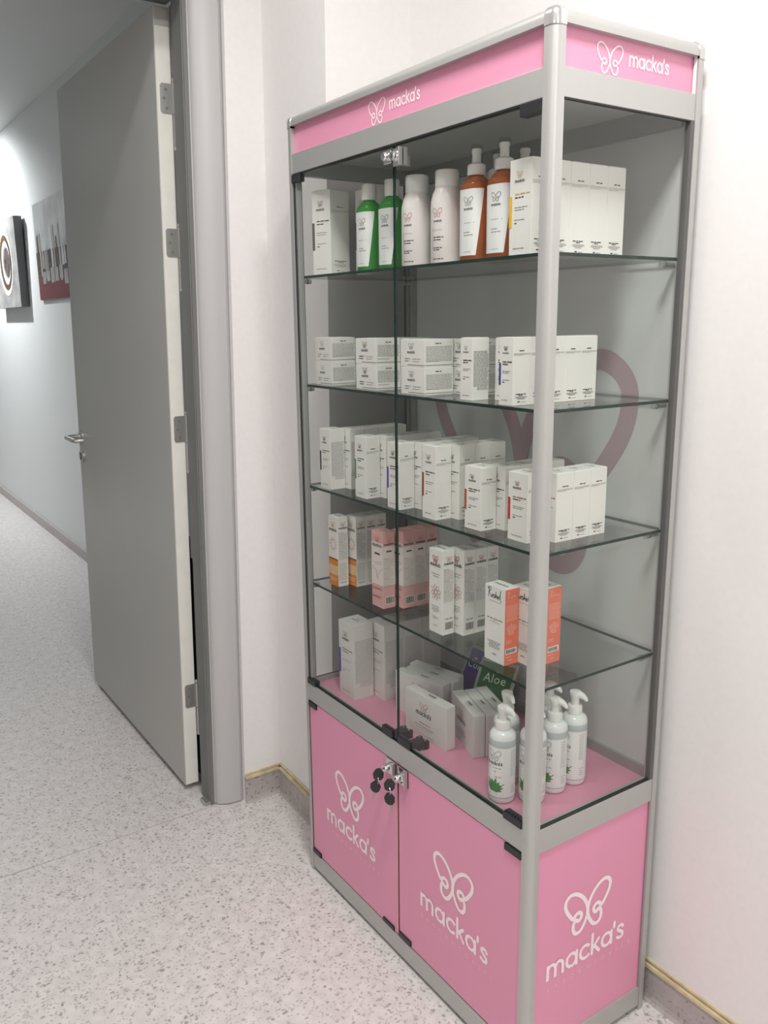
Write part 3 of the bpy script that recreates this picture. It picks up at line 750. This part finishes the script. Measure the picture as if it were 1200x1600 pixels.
def tall_carton(kind, w, d, h, seed):
    rng = random.Random(seed); F, R, T = maps(w, d, h); kids = []
    root = carton_root(w, d, h, 'carton_pink' if kind == 'pink' else 'carton', '', 'carton', None, (0, 0, 0), 0)
    kids.append(flap(w, d, h, 'carton_pink' if kind == 'pink' else 'carton', root))
    F1 = lambda a, b, lv=0: F(a, b, lv + 1); R1 = lambda a, b, lv=0: R(a, b, lv + 1)
    if kind == 'orange':
        m = MB(); emblem(m, F1, w * .5, h * .885, h * .075, .0011, 'ink_rose', 1); small_word(m, F1, w * .5, h * .795, w * .74, 'ink', .3)
        for i in range(12):
            a = i * math.pi / 6; c, s_ = math.cos(a), math.sin(a); r0, r1 = .0105, .0165
            m.ribbon([(w * .5 + r0 * c, h * .60 + r0 * s_), (w * .5 + r1 * c, h * .60 + r1 * s_)], .0022, F1, 'ink_rose')
        kids.append(m.build('front_print', root))
        m = MB(); m.quad2(0, w, 0, h * .16, F, 'orange_print'); m.quad2(0, w, h * .16, h * .30, F, 'orange_light'); m.quad2(0, w, h * .30, h * .375, F, 'orange_print'); m.quad2(0, w, h * .375, h * .40, F, 'brown_print')
        emblem(m, F1, w * .5, h * .22, h * .12, .0012, 'carton', 1)
        ticks(m, F1, w * .15, w * .85, h * .10, .0030, 'carton', rng); ticks(m, F1, w * .2, w * .8, h * .07, .0024, 'carton', rng)
        kids.append(m.build('orange_band', root))
    if kind == 'pink':
        m = MB(); m.quad2(0, w, h * .30, h * .86, F, 'carton_pale'); m.quad2(0, d, h * .30, h * .82, R, 'carton_pale'); kids.append(m.build('pale_band', root))
        m = MB(); emblem(m, F1, w * .5, h * .90, h * .07, .0011, 'ink_rose', 1); small_word(m, F1, w * .5, h * .805, w * .78, 'ink', .3)
        ticks(m, F1, w * .28, w * .74, h * .70, .0068, 'ink', rng)
        for P_ in ([(.2, .60), (.35, .585), (.6, .60), (.85, .615), (.9, .59), (.7, .575), (.5, .58)], [(.08, .53), (.2, .50), (.35, .505), (.42, .44), (.52, .38), (.58, .41), (.66, .47), (.75, .50), (.92, .53)], [(.42, .50), (.5, .40), (.6, .36)], [(.78, .29), (.86, .27), (.84, .23), (.9, .21)]):
            m.ribbon([(w * a, h * b) for a, b in P_], .0011, F1, 'ink_grey')
        for z in (.25, .235, .14, .125): ticks(m, F1, w * .1, w * .8, h * z, .0024, 'ink_red', rng)
        kids.append(m.build('front_print', root))
    if kind == 'flower':
        m = MB(); emblem(m, F1, w * .47, h * .885, h * .085, .0014, 'ink_red', 1); small_word(m, F1, w * .47, h * .80, w * .72, 'ink', .3)
        ticks(m, F1, w * .2, w * .8, h * .705, .0028, 'ink_grey', rng); ticks(m, F1, w * .3, w * .7, h * .675, .0026, 'ink_grey', rng)
        for i in range(8):
            a = i * math.pi / 4 + .2; c, s_ = math.cos(a), math.sin(a); cx, cz = w * .5, h * .49
            pet = [(cx + r * c - q * s_, cz + r * s_ + q * c) for r, q in ((.006, 0), (.010, .004), (.0145, .003), (.0185, 0), (.0145, -.003), (.010, -.004))]
            m.ribbon(pet, .0009, F1, 'ink_red', True)
        m.ribbon(arc(w * .5, h * .49, .005, 0, 330, 8), .0012, F1, 'ink_red', False)
        for z, q in ((.32, .6), (.295, .5), (.275, .6), (.255, .4), (.19, .5), (.17, .4), (.09, .3)): ticks(m, F1, 0, w * .95, h * z, .0022, 'ink_grey', rng, center=True, fill=q)
        kids.append(m.build('front_print', root))
    m = MB()
    emblem(m, R1, d * .5, h * .90, h * .06, .0009, 'ink_rose', 1); small_word(m, R1, d * .5, h * .835, d * .76, 'ink', .32)
    if kind == 'pink': ticks(m, R1, d * .28, d * .74, h * .745, .0055, 'ink', rng)
    nlines = 24
    for i in range(nlines): ticks(m, R1, d * .08, d * .92, h * ((.66 if kind == 'pink' else .775) - i * .0165), .0021, 'ink_soft' if i % 8 else 'ink_grey', rng, fill=.6 if i % 8 == 0 else 1)
    if kind == 'orange':
        for i in range(14): ticks(m, R1, d * .08, d * .92, h * (.33 - i * .0185), .0020, 'ink_soft', rng, fill=.9)
        ticks(m, R1, d * .2, d * .8, h * .05, .0035, 'ink_grey', rng)
    else:
        if kind == 'flower': ticks(m, R1, d * .25, d * .9, h * .185, .0038, 'ink_grey', rng)
        barcode(m, R1, d * .22, d * .92, h * .065, h * .15, rng, 'carton' if kind == 'flower' else 'carton_pale')
    kids.append(m.build('side_print', root))
    m = MB(); small_word(m, T, w * .5, d * .4, w * .6, 'ink_rose' if kind == 'pink' else 'ink_grey', .3); kids.append(m.build('top_print', root))
    return root, kids

def oil_carton(w, d, h, seed):
    rng = random.Random(seed); F, R, T = maps(w, d, h); kids = []
    R1 = lambda a, b, lv=0: R(a, b, lv + 1)
    root = carton_root(w, d, h, 'carton', '', 'carton', None, (0, 0, 0), 0); kids.append(flap(w, d, h, 'carton', root))
    # brush lettering: R o s h e l drawn as one running hand
    def script(m, mp, x0, z0, s, wt, mat):
        st = [[(.05, .0), (.12, .6), (.2, 1.05), (.12, 1.15), (-.05, 1.0), (.1, 1.28), (.4, 1.3), (.5, 1.08), (.35, .82), (.16, .70), (.34, .45), (.5, .12), (.62, .1)],
              [(.62, .1), (.70, .38), (.86, .42), (.90, .15), (.74, .05), (.68, .25), (.86, .42), (1.0, .36)],
              [(1.0, .36), (1.14, .5), (1.10, .25), (1.22, .08), (1.06, .02)],
              [(1.22, .05), (1.36, .5), (1.48, 1.0), (1.40, .5), (1.40, .05), (1.50, .38), (1.62, .40), (1.62, .08), (1.72, .12)],
              [(1.72, .15), (1.90, .26), (1.88, .42), (1.76, .36), (1.76, .12), (1.9, .02), (2.02, .14)],
              [(2.02, .14), (2.16, .6), (2.36, 1.25), (2.24, .9), (2.18, .3), (2.26, -.05), (2.42, -.2)]]
        for q in st: m.ribbon([(x0 + a * s, z0 + b * s) for a, b in smooth_pts(q, False, 2)], wt, mp, mat)
    m = MB(); script(m, F, w * .16, h * .845, w * .27, .0014, 'ink')
    ticks(m, F, w * .22, w * .8, h * .80, .0016, 'ink_grey', rng)
    ticks(m, F, w * .12, w * .90, h * .565, .0040, 'ink_grey', rng); ticks(m, F, w * .42, w * .58, h * .545, .002, 'ink_soft', rng); ticks(m, F, w * .25, w * .8, h * .525, .0022, 'ink_soft', rng)
    for i, q in enumerate((.72, .62, .5, .6, .52)): ticks(m, F, 0, w, h * (.265 - i * .021), .0026, 'ink_grey', rng, center=True, fill=q)
    ticks(m, F, w * .42, w * .62, h * .095, .0040, 'ink_grey', rng)
    kids.append(m.build('front_print', root))
    m = MB(); m.quad2(.0002, d, 0, h - .0003, R, 'coral_print'); 
    script(m, R1, d * .18, h * .88, d * .26, .0011, 'coral_ink')
    for i in range(12): ticks(m, R1, d * .1, d * .92, h * (.78 - i * .018), .0018, 'coral_ink', rng)
    for i in range(8): ticks(m, R1, 0, d, h * (.53 - i * .019), .0022, 'coral_ink', rng, center=True, fill=(.2, .5, .7, .75, .6, .5, .55, .3)[i])
    for i in range(3): ticks(m, R1, d * .1, d * .5, h * (.32 - i * .018), .0018, 'coral_ink', rng)
    barcode(m, R1, d * .14, d * .84, h * .155, h * .205, rng)
    ticks(m, R1, d * .08, d * .5, h * .10, .003, 'coral_ink', rng); ticks(m, R1, d * .3, d * .6, h * .055, .003, 'coral_ink', rng)
    kids.append(m.build('coral_side', root))
    m = MB(); small_word(m, T, w * .5, d * .4, w * .6, 'ink_grey', .3); kids.append(m.build('top_print', root))
    return root, kids

def soap_carton(w, d, h, seed):
    rng = random.Random(seed); F, R, T = maps(w, d, h); kids = []
    root = carton_root(w, d, h, 'carton_dim', '', 'carton', None, (0, 0, 0), 0)
    m = MB(); emblem(m, F, w * .46, h * .74, h * .22, .0013, 'ink_rose', 2); small_word(m, F, w * .46, h * .53, w * .36, 'ink', .26)
    ticks(m, F, w * .36, w * .62, h * .335, .0046, 'ink_rose', rng); ticks(m, F, w * .25, w * .70, h * .265, .0030, 'ink_grey', rng); ticks(m, F, w * .28, w * .66, h * .21, .0026, 'ink_soft', rng)
    ticks(m, F, w * .3, w * .7, h * .07, .0022, 'ink_soft', rng)
    kids.append(m.build('front_print', root))
    m = MB()
    for i in range(7): 
        mp = lambda a, b, lv=0, i=i: R(b, a, lv)
        ticks(m, mp, h * .08, h * .86, d * (.18 + i * .1), .0017, 'ink_soft', rng)
    kids.append(m.build('end_print', root))
    m = MB(); small_word(m, T, w * .55, d * .5, w * .16, 'ink', .34); ticks(m, T, w * .45, w * .64, d * .3, .0016, 'ink_soft', rng); kids.append(m.build('top_print', root))
    m = MB(); m.box(w / 2 - .0002, w / 2 + .0008, -d / 2 + .001, d / 2 - .001, h * .02, h - .002, 'carton_dim'); kids.append(m.build('end_flap', root))
    return root, kids

class Row:
    """cartons of one kind, given by the front right lower corner of each"""
    def __init__(s, maker, w, d, h, *a, **k):
        s.w, s.d, s.h = w, d, h; s.root, s.kids = maker(w, d, h, *a, **k); s.used = False
    def put(s, x, y, z, label, rz=0., group=None, name=None):
        ofs = Matrix.Rotation(rz, 2) @ Vector((-s.w / 2, s.d / 2)); loc = (x + ofs.x, y + ofs.y, z)
        if not s.used:
            s.used = True; o = s.root; o.location = loc; o.rotation_euler = (0, 0, rz); o['label'] = label
        else: o = dup(s.root, s.kids, loc, rz, label)
        if group: o['group'] = group
        return o
Z1, Z2, Z3, Z4, Z5 = 1.6362, 1.3747, 1.1177, .8577, .5662
ORD = ('front', 'second', 'third', 'fourth', 'fifth', 'sixth')

# top shelf
g = 'white cartons on the top shelf'
R_ = Row(serum_carton, .060, .064, .192, 'stripe_grey', 11)
R_.put(.118, .048, Z1, 'tall white carton with dark grey stripe, leftmost on the top shelf', math.radians(15), g)
R_.put(.178, .118, Z1, 'white carton peeking out between the grey-striped carton and first green bottle, top shelf', 0, g)
R_ = Row(serum_carton, .054, .0466, .158, 'stripe_yellow', 12, em='ink_gold', title2='ink_gold')
pos = ('at the front', 'second from the front', 'third from the front', 'fourth from the front', 'hindmost')
for i in range(5): R_.put(.806, .035 + i * .0468, Z1, 'white carton %s of the yellow-striped row, right end of top shelf' % pos[i], 0, g)
# second shelf
g = 'low white cartons stacked in pairs on the second shelf'
for (x, y, w, d, sd_, em, bold, who) in ((.121, .040, .078, .069, 21, 'ink_soft', False, 'leftmost'), (.318, .040, .086, .066, 22, 'ink', True, 'second'), (.497, .040, .084, .076, 23, 'ink', False, 'third')):
    R_ = Row(low_carton, w, d, .0565, sd_, em, bold)
    R_.put(x, y, Z2, 'low square white carton, bottom of the %s stack at front of second shelf' % who, 0, g)
    R_.put(x - .002, y + .001, Z2 + .0575, 'low square white carton, top of the %s stack at front of second shelf' % who, 0, g)
    if who == 'second':
        R_.put(x + .018, y + .072, Z2, 'low white carton, bottom of stack hiding behind the bold-logo pair, second shelf', 0, g)
        R_.put(x + .018, y + .072, Z2 + .0575, 'low white carton, top of stack hiding behind the bold-logo pair, second shelf', 0, g)
    if who == 'third':
        R_.put(x + .062, y + .080, Z2, 'low white carton, bottom of stack squeezed behind third stack, second shelf', 0, g)
        R_.put(x + .062, y + .080, Z2 + .0575, 'low white carton, top of stack squeezed behind third stack, second shelf', 0, g)
g = 'small upright white cartons on the second shelf'
R_ = Row(serum_carton, .036, .042, .119, None, 24, em='ink_soft', dense=True)
R_.put(.650, .040, Z2, 'small upright white carton with pale gold title, right of the low stacks, second shelf', 0, g)
R_.put(.700, .086, Z2, 'small upright white carton set back between pale gold and navy-striped ones, second shelf', 0, g)
R_ = Row(serum_carton, .036, .0432, .121, 'stripe_blue', 25)
for i in range(5): R_.put(.775, .030 + i * .0434, Z2, 'small white carton %s of the navy-striped row at right end, second shelf' % pos[i], 0, g)
# third shelf
g = 'white cartons on the third shelf'
posr = ('second from the front', 'third from the front', 'fourth from the front', 'hindmost')
def deep(R_, x, y, x2, y2, z, what, n, shelf, grp, d=None):
    R_.put(x, y, z, 'white carton at the front of the %s row, %s' % (what, shelf), 0, grp)
    d = d or R_.d
    pr = {1: ('behind the front one',), 2: ('second from the front', 'hindmost'), 3: ('second from the front', 'third from the front', 'hindmost'), 4: posr}[n]
    for i in range(n): R_.put(x2, y2 + i * (d + .0006), z, 'white carton %s in the %s row, %s' % (pr[i], what, shelf), 0, grp)
deep(Row(serum_carton, .050, .042, .150, 'stripe_black', 31, dense=True), .125, .028, .150, .0712, Z3, 'black-striped leftmost', 4, 'third shelf', g)
deep(Row(serum_carton, .048, .040, .146, 'stripe_green', 32), .273, .037, .297, .078, Z3, 'green-striped', 4, 'third shelf', g)
deep(Row(serum_carton, .048, .040, .148, 'stripe_violet', 33), .418, .031, .444, .072, Z3, 'violet-striped', 4, 'third shelf', g)
deep(Row(serum_carton, .046, .0418, .156, 'stripe_maroon', 34), .545, .033, .570, .0756, Z3, 'maroon-striped', 3, 'third shelf', g)
deep(Row(serum_carton, .050, .040, .127, 'stripe_brick', 35), .673, .047, .697, .0885, Z3, 'brick-striped shorter', 4, 'third shelf', g)
deep(Row(serum_carton, .052, .0445, .131, 'stripe_red', 36, em='ink_red', title2='ink_red'), .796, .054, .824, .1005, Z3, 'red-striped rightmost', 3, 'third shelf', g)
# fourth shelf
g4 = 'slim tall cartons on the fourth shelf'
deep(Row(lambda w, d, h, s: tall_carton('orange', w, d, h, s), .046, .0305, .183, 41), .113, .051, .141, .0885, Z4, 'orange-banded sun-print', 3, 'fourth shelf', g4)
deep(Row(lambda w, d, h, s: tall_carton('pink', w, d, h, s), .048, .0335, .186, 42), .325, .047, .350, .0870, Z4, 'pink-topped body-drawing', 3, 'fourth shelf', g4)
for o in bpy.data.objects:
    if 'label' in o and isinstance(o['label'], str) and 'pink-topped' in o['label']: o['label'] = o['label'].replace('white carton', 'pink and white carton')
deep(Row(lambda w, d, h, s: tall_carton('flower', w, d, h, s), .048, .0320, .190, 43), .545, .053, .573, .0880, Z4, 'red flower-print', 3, 'fourth shelf', g4)
R_ = Row(oil_carton, .059, .0365, .157, 44)
R_.put(.747, .049, Z4, 'white and coral carton with black script, front one at right of fourth shelf', 0, g4)
R_.put(.788, .0865, Z4, 'white and coral carton with black script, middle one partly behind the corner post', 0, g4)
R_.put(.788, .1240, Z4, 'coral-sided carton with black script, hindmost of three at right, fourth shelf', 0, g4)
# base deck
g = 'tall white cartons on the pink base'
R_ = Row(serum_carton, .072, .060, .204, 'stripe_violet', 51, mat='carton_dim', dense=True)
R_.put(.181, .050, Z5, 'large white carton with violet stripe at front left of pink base', 0, g)
for i, q in enumerate(('second', 'third', 'hindmost')): R_.put(.228, .113 + i * .0608, Z5, 'large white carton, %s from front in the left row on pink base' % q if q != 'hindmost' else 'large white carton, hindmost of the left row on pink base', 0, g)
g = 'flat soap cartons on the pink base'
R_ = Row(soap_carton, .150, .0275, .106, 52)
R_.put(.527, .078, Z5, 'flat white soap carton with rose butterfly, standing frontmost on pink base', math.radians(2), g)
a16 = math.radians(14); bx, by = .436, .150
for i, q in enumerate(('first behind the frontmost soap carton', 'second behind the frontmost soap carton', 'hindmost of the left soap stack')):
    j_ = (-.010, -.002, -.012)[i]
    R_.put(bx - math.sin(a16) * .0292 * i + j_ * math.cos(a16), by + math.cos(a16) * .0292 * i + j_ * math.sin(a16), Z5, 'flat white soap carton, %s on pink base' % q, a16, g)
R2 = Row(soap_carton, .142, .0285, .102, 53)
b_ = math.radians(-19)
for i, q in enumerate(('front one of the angled trio beside the pump bottles', 'middle one of the angled trio beside the pump bottles', 'hindmost of the angled trio beside the pump bottles')):
    j_ = (0, .002, -.003)[i]
    R2.put(.587 - math.sin(b_) * .0302 * i + j_ * math.cos(b_), .108 + math.cos(b_) * .0302 * i + j_ * math.sin(b_), Z5, 'flat white soap carton, %s' % q, b_, g)

# ------------------------------------------------------------------ bottles
def cyl(r, c0, off=.0004, ex=1., ey=1., p=2.):
    """map (arc length, height) onto an upright wall of radius r, centred at angle c0"""
    def f(u, v, lv=0):
        t = c0 + u / r; ct, st = math.cos(t), math.sin(t); rr = r + off + .0003 * lv
        q = (abs(ct) ** p + abs(st) ** p) ** (-1 / p) if p != 2 else 1
        return (rr * ex * q * ct, rr * ey * q * st, v)
    return f
def patch(m, mp, bl, br, tl, tr_, z0, z1, mat, n=14, nz=10):
    vs = []; fs = []
    for j in range(nz + 1):
        q = j / nz; a = bl + (tl - bl) * q; b = br + (tr_ - br) * q
        for i in range(n + 1): vs.append(mp(a + (b - a) * i / n, z0 + (z1 - z0) * q))
    for j in range(nz):
        for i in range(n): k = j * (n + 1) + i; fs.append((k, k + 1, k + n + 2, k + n + 1))
    m.add(vs, fs, mat)
FR = math.radians(-90)
def lotion_bottle(kind, loc, label, group, h=.186, rz=0.):
    rng = random.Random(7); t = thing('bottle', label, 'bottle', loc, rz, group); cam_a = math.radians(-62)
    if kind == 'white':
        r = .0325
        MB().lathe([(r * .93, 0), (r, .004), (r, .112), (r * .985, .120), (r * .90, .132), (r * .78, .141), (r * .72, .145), (r * .72, .147)], 'warm_plastic', n=36).build('body', t, smooth=True, angle=60)
        MB().lathe([(r * .74, .147), (r * .74, h - .003), (r * .68, h)], 'white_plastic', n=36).build('cap', t, smooth=True)
        mp = cyl(r, math.radians(-84)); m = MB()
        mp0 = mp; mp = lambda a, b, lv=0: mp0(a + .009, b, lv)
        emblem(m, mp, -.004, .098, .018, .0009, 'ink_rose', 1); small_word(m, mp, -.003, .080, .018, 'ink', .32)
        ticks(m, mp, -.013, .008, .064, .0022, 'ink_soft', rng); ticks(m, mp, -.013, .010, .050, .0032, 'ink', rng); ticks(m, mp, -.013, .008, .045, .0032, 'ink', rng)
        ticks(m, mp, -.013, .007, .030, .0028, 'ink', rng); ticks(m, mp, -.013, .003, .026, .0028, 'ink', rng); ticks(m, mp, -.014, .010, .009, .0028, 'ink', rng)
        m.quad2(-.0160, -.0148, .028, .070, mp, 'ink_soft'); m.build('print', t)
    elif kind in ('green', 'orange'):
        r = .0300; p = 2.6; lq = kind + '_liquid'; ey = .86
        top = .132 if kind == 'green' else .135
        MB().lathe([(r * .9, 0), (r, .004), (r, top), (r * .93, top + .005), (r * .62, top + .015), (r * .45, top + .018), (r * .45, top + .022)], lq, n=40, ey=ey, p=p).build('body', t, smooth=True, angle=50)
        if kind == 'green':
            MB().lathe([(.0155, top + .020), (.0165, top + .023), (.0165, h - .002), (.0150, h)], 'white_plastic', n=30).build('cap', t, smooth=True)
        else:
            MB().lathe([(.0165, top + .020), (.0175, top + .022), (.0170, top + .038), (.0125, top + .041)], 'white_plastic', n=30).build('collar', t, smooth=True)
            MB().lathe([(.0088, top + .040), (.0086, top + .058), (.0100, top + .060), (.0096, top + .066), (.0085, top + .067)], 'white_plastic', n=24).build('spray_head', t, smooth=True)
            fix_normals(MB().lathe([(.0118, top + .041), (.0112, top + .066), (.0104, top + .073), (.0098, top + .074)], 'bag_film', n=30).build('clear_cap', t, smooth=True))
        mp = cyl(r, math.radians(-90), .0006, 1, ey, p); mp1 = lambda a, b, lv=0: mp(a + .010, b, lv + 1)
        m = MB(); patch(m, mp, -.034, .024, -.034, .040, .010, top - .006, 'label_paper', 26); lb = m.build('label', t)
        m = MB(); emblem(m, mp1, -.003, top - .027, .017, .0010, 'ink_grey', 1); small_word(m, mp1, -.003, top - .043, .020, 'ink', .30)
        ticks(m, mp1, -.013, .012, top - .067, .0026, 'ink_soft', rng); ticks(m, mp1, -.013, .002, top - .084, .0026, 'ink_grey', rng); ticks(m, mp1, -.013, .008, top - .089, .0026, 'ink_grey', rng); ticks(m, mp1, -.013, .005, .016, .0022, 'ink_soft', rng)
        m.build('label_print', lb)
    return t
g = 'bottles on the top shelf'
lotion_bottle('green', (.255, .068, Z1), 'green liquid bottle with white cap, beside the leftmost carton, top shelf', g)
lotion_bottle('green', (.333, .076, Z1), 'green liquid bottle with white cap, crossed by the glass door edge, top shelf', g)
lotion_bottle('white', (.432, .070, Z1), 'round white bottle with white cap, next to the green bottles, top shelf', g, .180)
lotion_bottle('white', (.524, .076, Z1), 'round white bottle with white cap, next to the orange spray bottles, top shelf', g, .178)
lotion_bottle('orange', (.620, .070, Z1), 'orange spray bottle, front left of the four sprays, top shelf', g)
lotion_bottle('orange', (.693, .074, Z1), 'orange spray bottle, front one beside the yellow-striped carton, top shelf', g)
lotion_bottle('orange', (.600, .140, Z1), 'orange spray bottle standing behind and between the two front sprays, top shelf', g)
lotion_bottle('orange', (.670, .145, Z1), 'orange spray bottle behind yellow-striped carton, only its head showing, top shelf', g)

def pump_bottle(loc, label, rz, spout, lab=-76):
    rng = random.Random(9); t = thing('pump_bottle', label, 'bottle', loc, 0, 'aloe pump bottles on the pink base'); r = .0270
    MB().lathe([(r * .88, 0), (r * .97, .003), (r, .008), (r, .138), (r * .97, .145), (r * .85, .151), (r * .60, .1545), (r * .52, .1555)], 'mist_plastic', n=36).build('body', t, smooth=True, angle=60)
    MB().lathe([(.0150, .153), (.0155, .155), (.0155, .171), (.0148, .1735), (.0090, .1745)], 'white_plastic', n=30).build('collar', t, smooth=True)
    MB().lathe([(r * .99, .1235), (r + .0003, .124), (r + .0003, .1375), (r * .985, .1385)], 'gel_grey', n=36).build('gel_band', t, smooth=True)
    hd = MB(); hd.lathe([(.0085, .174), (.0085, .185), (.0098, .189), (.0112, .195), (.0122, .2005), (.0115, .2035), (.006, .205)], 'white_plastic', n=26)
    hd = hd.build('pump_head', t, smooth=True, angle=50)
    c, s_ = math.cos(spout), math.sin(spout)
    MB().tube([(c * q, s_ * q, z) for q, z in ((.003, .1975), (.011, .1975), (.017, .1955), (.022, .1915), (.0255, .1870))], [.0085, .0078, .0064, .0048, .0030], 'white_plastic', 14).build('spout', hd, smooth=True)
    mp = cyl(r, math.radians(lab), .0004); mp1 = lambda a, b, lv=0: mp(a, b, lv + 1)
    m = MB(); patch(m, mp, -.045, .058, -.045, .058, .012, .122, 'label_paper', 40); lb = m.build('label', t)
    m = MB(); emblem(m, mp1, -.002, .107, .023, .0010, 'ink_grey', 2); small_word(m, mp1, -.002, .086, .034, 'ink', .28)
    ticks(m, mp1, -.012, .013, .078, .0030, 'ink_grey', rng); m.ribbon([(-.003, .071), (.003, .071)], .0008, mp1, 'ink_grey'); m.ribbon([(0, .068), (0, .074)], .0008, mp1, 'ink_grey')
    ticks(m, mp1, -.013, .014, .059, .0030, 'ink_rose', rng); ticks(m, mp1, -.012, .008, .0195, .0040, 'ink', rng)
    for i in range(14): ticks(m, mp1, .033, .043, .116 - i * .0042, .0018, 'ink_grey', rng)
    for i in range(4): ticks(m, mp1, .035, .045, .040 - i * .005, .0018, 'ink_grey', rng)
    m.quad2(-.045, .058, .0135, .0147, mp1, 'ink_grey', 40)
    m.build('label_print', lb)
    m = MB()
    for a, L_ in ((8, .021), (30, .026), (52, .021), (78, .026), (104, .022), (128, .026), (155, .022), (178, .018), (-14, .018), (-38, .011), (205, .012)):
        c2, s2 = math.cos(math.radians(a)), math.sin(math.radians(a)); cx, cz = -.002, .033
        q = [(cx - s2 * .004, cz + c2 * .004), (cx + c2 * L_ * .5 - s2 * .0042, cz + s2 * L_ * .5 + c2 * .0042), (cx + c2 * L_, cz + s2 * L_), (cx + c2 * L_ * .5 + s2 * .0042, cz + s2 * L_ * .5 - c2 * .0042), (cx + s2 * .004, cz - c2 * .004)]
        m.add([mp1(x, z, 1) for x, z in q], [(0, 1, 2, 3, 4)], 'leaf_print')
    m.build('aloe_leaf', lb)
    return t
pump_bottle((.743, .054, Z5), 'white pump bottle with aloe leaf label, frontmost, left of the corner post', 0, math.radians(22), -74)
pump_bottle((.697, .106, Z5), 'white pump bottle directly behind the frontmost one, only head and shoulder showing', 0, math.radians(-10))
pump_bottle((.780, .103, Z5), 'white aloe pump bottle mostly hidden by the corner post', 0, math.radians(10), -68)
pump_bottle((.777, .166, Z5), 'white aloe pump bottle just right of the corner post', 0, math.radians(22), -84)
pump_bottle((.777, .224, Z5), 'white aloe pump bottle, rightmost and furthest back of the group', 0, math.radians(22), -92)
pump_bottle((.716, .212, Z5), 'white pump bottle behind the one right of the post, head under the glass shelf', 0, math.radians(22))

# ------------------------------------------------------------------ leaning sachets and a clear bag
def pouch(c, w, h, rz, tilt, roll, mat, txt, label, shift=0.):
    t = thing('sachet', label, 'sachet', c, 0, 'leaning mask sachets'); t.rotation_euler = (tilt, roll, rz)
    b = .008; vs = []; fs = []; nx, nz = 8, 10
    for sgn in (-1, 1):
        for j in range(nz + 1):
            for i in range(nx + 1):
                x = -w / 2 + w * i / nx; z = h * j / nz; q = math.sin(math.pi * i / nx) * math.sin(math.pi * j / nz)
                vs.append((x, sgn * (.0006 + .004 * q), z))
    n1 = (nx + 1) * (nz + 1)
    for k in range(2):
        for j in range(nz):
            for i in range(nx):
                a = k * n1 + j * (nx + 1) + i; fs.append((a, a + 1, a + nx + 2, a + nx + 1))
    for i in range(nx):
        for j in (0, nz): a = j * (nx + 1) + i; fs.append((a, a + 1, n1 + a + 1, n1 + a))
    for j in range(nz):
        for i in (0, nx): a = j * (nx + 1) + i; fs.append((a, a + nx + 1, n1 + a + nx + 1, n1 + a))
    MB().add(vs, fs, 'pouch_border').build('foil', t, smooth=True)
    def mp(a, z, lv=0):
        q = math.sin(math.pi * min(1, max(0, (a + w / 2) / w))) * math.sin(math.pi * min(1, max(0, z / h)))
        return (a, -(.0012 + .0042 * q) - lv * .0003, z)
    m = MB()
    for i in range(8):
        for j in range(8):
            x0 = -w / 2 + b + (w - 2 * b) * i / 8; x1 = -w / 2 + b + (w - 2 * b) * (i + 1) / 8; z0 = b + (h - 2 * b) * j / 8; z1 = b + (h - 2 * b) * (j + 1) / 8
            m.add([mp(x0, z0), mp(x1, z0), mp(x1, z1), mp(x0, z1)], [(0, 1, 2, 3)], mat)
    pn = m.build('printed_panel', t)
    m = MB(); mp1 = lambda a, z, lv=0: mp(a, z, 3)
    font_mesh(m, txt, mp1, shift, h * .60, w * .30, 'pouch_ink', 1.05, 'CENTER'); 
    rng = random.Random(3); ticks(m, mp1, shift - .006, shift + .006, h * .60 + w * .25, .005, 'pouch_ink', rng); m.build('lettering', pn)
    return t
pouch((.452, .259, Z5 + .003), .106, .144, math.radians(19), math.radians(-32), 0, 'pouch_green', 'Aloe', 'green sachet reading Aloe, leaning behind the angled soap cartons')
pouch((.350, .282, Z5 + .003), .094, .142, math.radians(4), math.radians(-28), 0, 'pouch_violet', 'Col', 'violet sachet reading Col, leaning left of the green sachet', shift=-.012)
bag = MB(); vs = []; fs = []; nx, nz = 10, 12; w, h = .085, .185
for sgn in (-1, 1):
    for j in range(nz + 1):
        for i in range(nx + 1):
            u = i / nx; v = j / nz; q = math.sin(math.pi * u) ** .6 * math.sin(math.pi * min(1, v * .97 + .03)) ** .5
            x = (-w / 2 + w * u) * (1 - .15 * max(0, v - .8) / .2)
            vs.append((x, sgn * (.001 + .010 * q) + .002 * math.sin(9 * u + 5 * v), h * v))
n1 = (nx + 1) * (nz + 1)
for k in range(2):
    for j in range(nz):
        for i in range(nx):
            a = k * n1 + j * (nx + 1) + i; fs.append((a, a + 1, a + nx + 2, a + nx + 1))
bag.add(vs, fs, 'bag_plastic'); b = bag.build('clear_bag', None, smooth=True); b.location = (.655, .305, Z5 + .001); b.rotation_euler = (math.radians(-3), 0, math.radians(12))
tag(b, 'crumpled clear plastic bag standing behind the aloe pump bottles', 'bag')
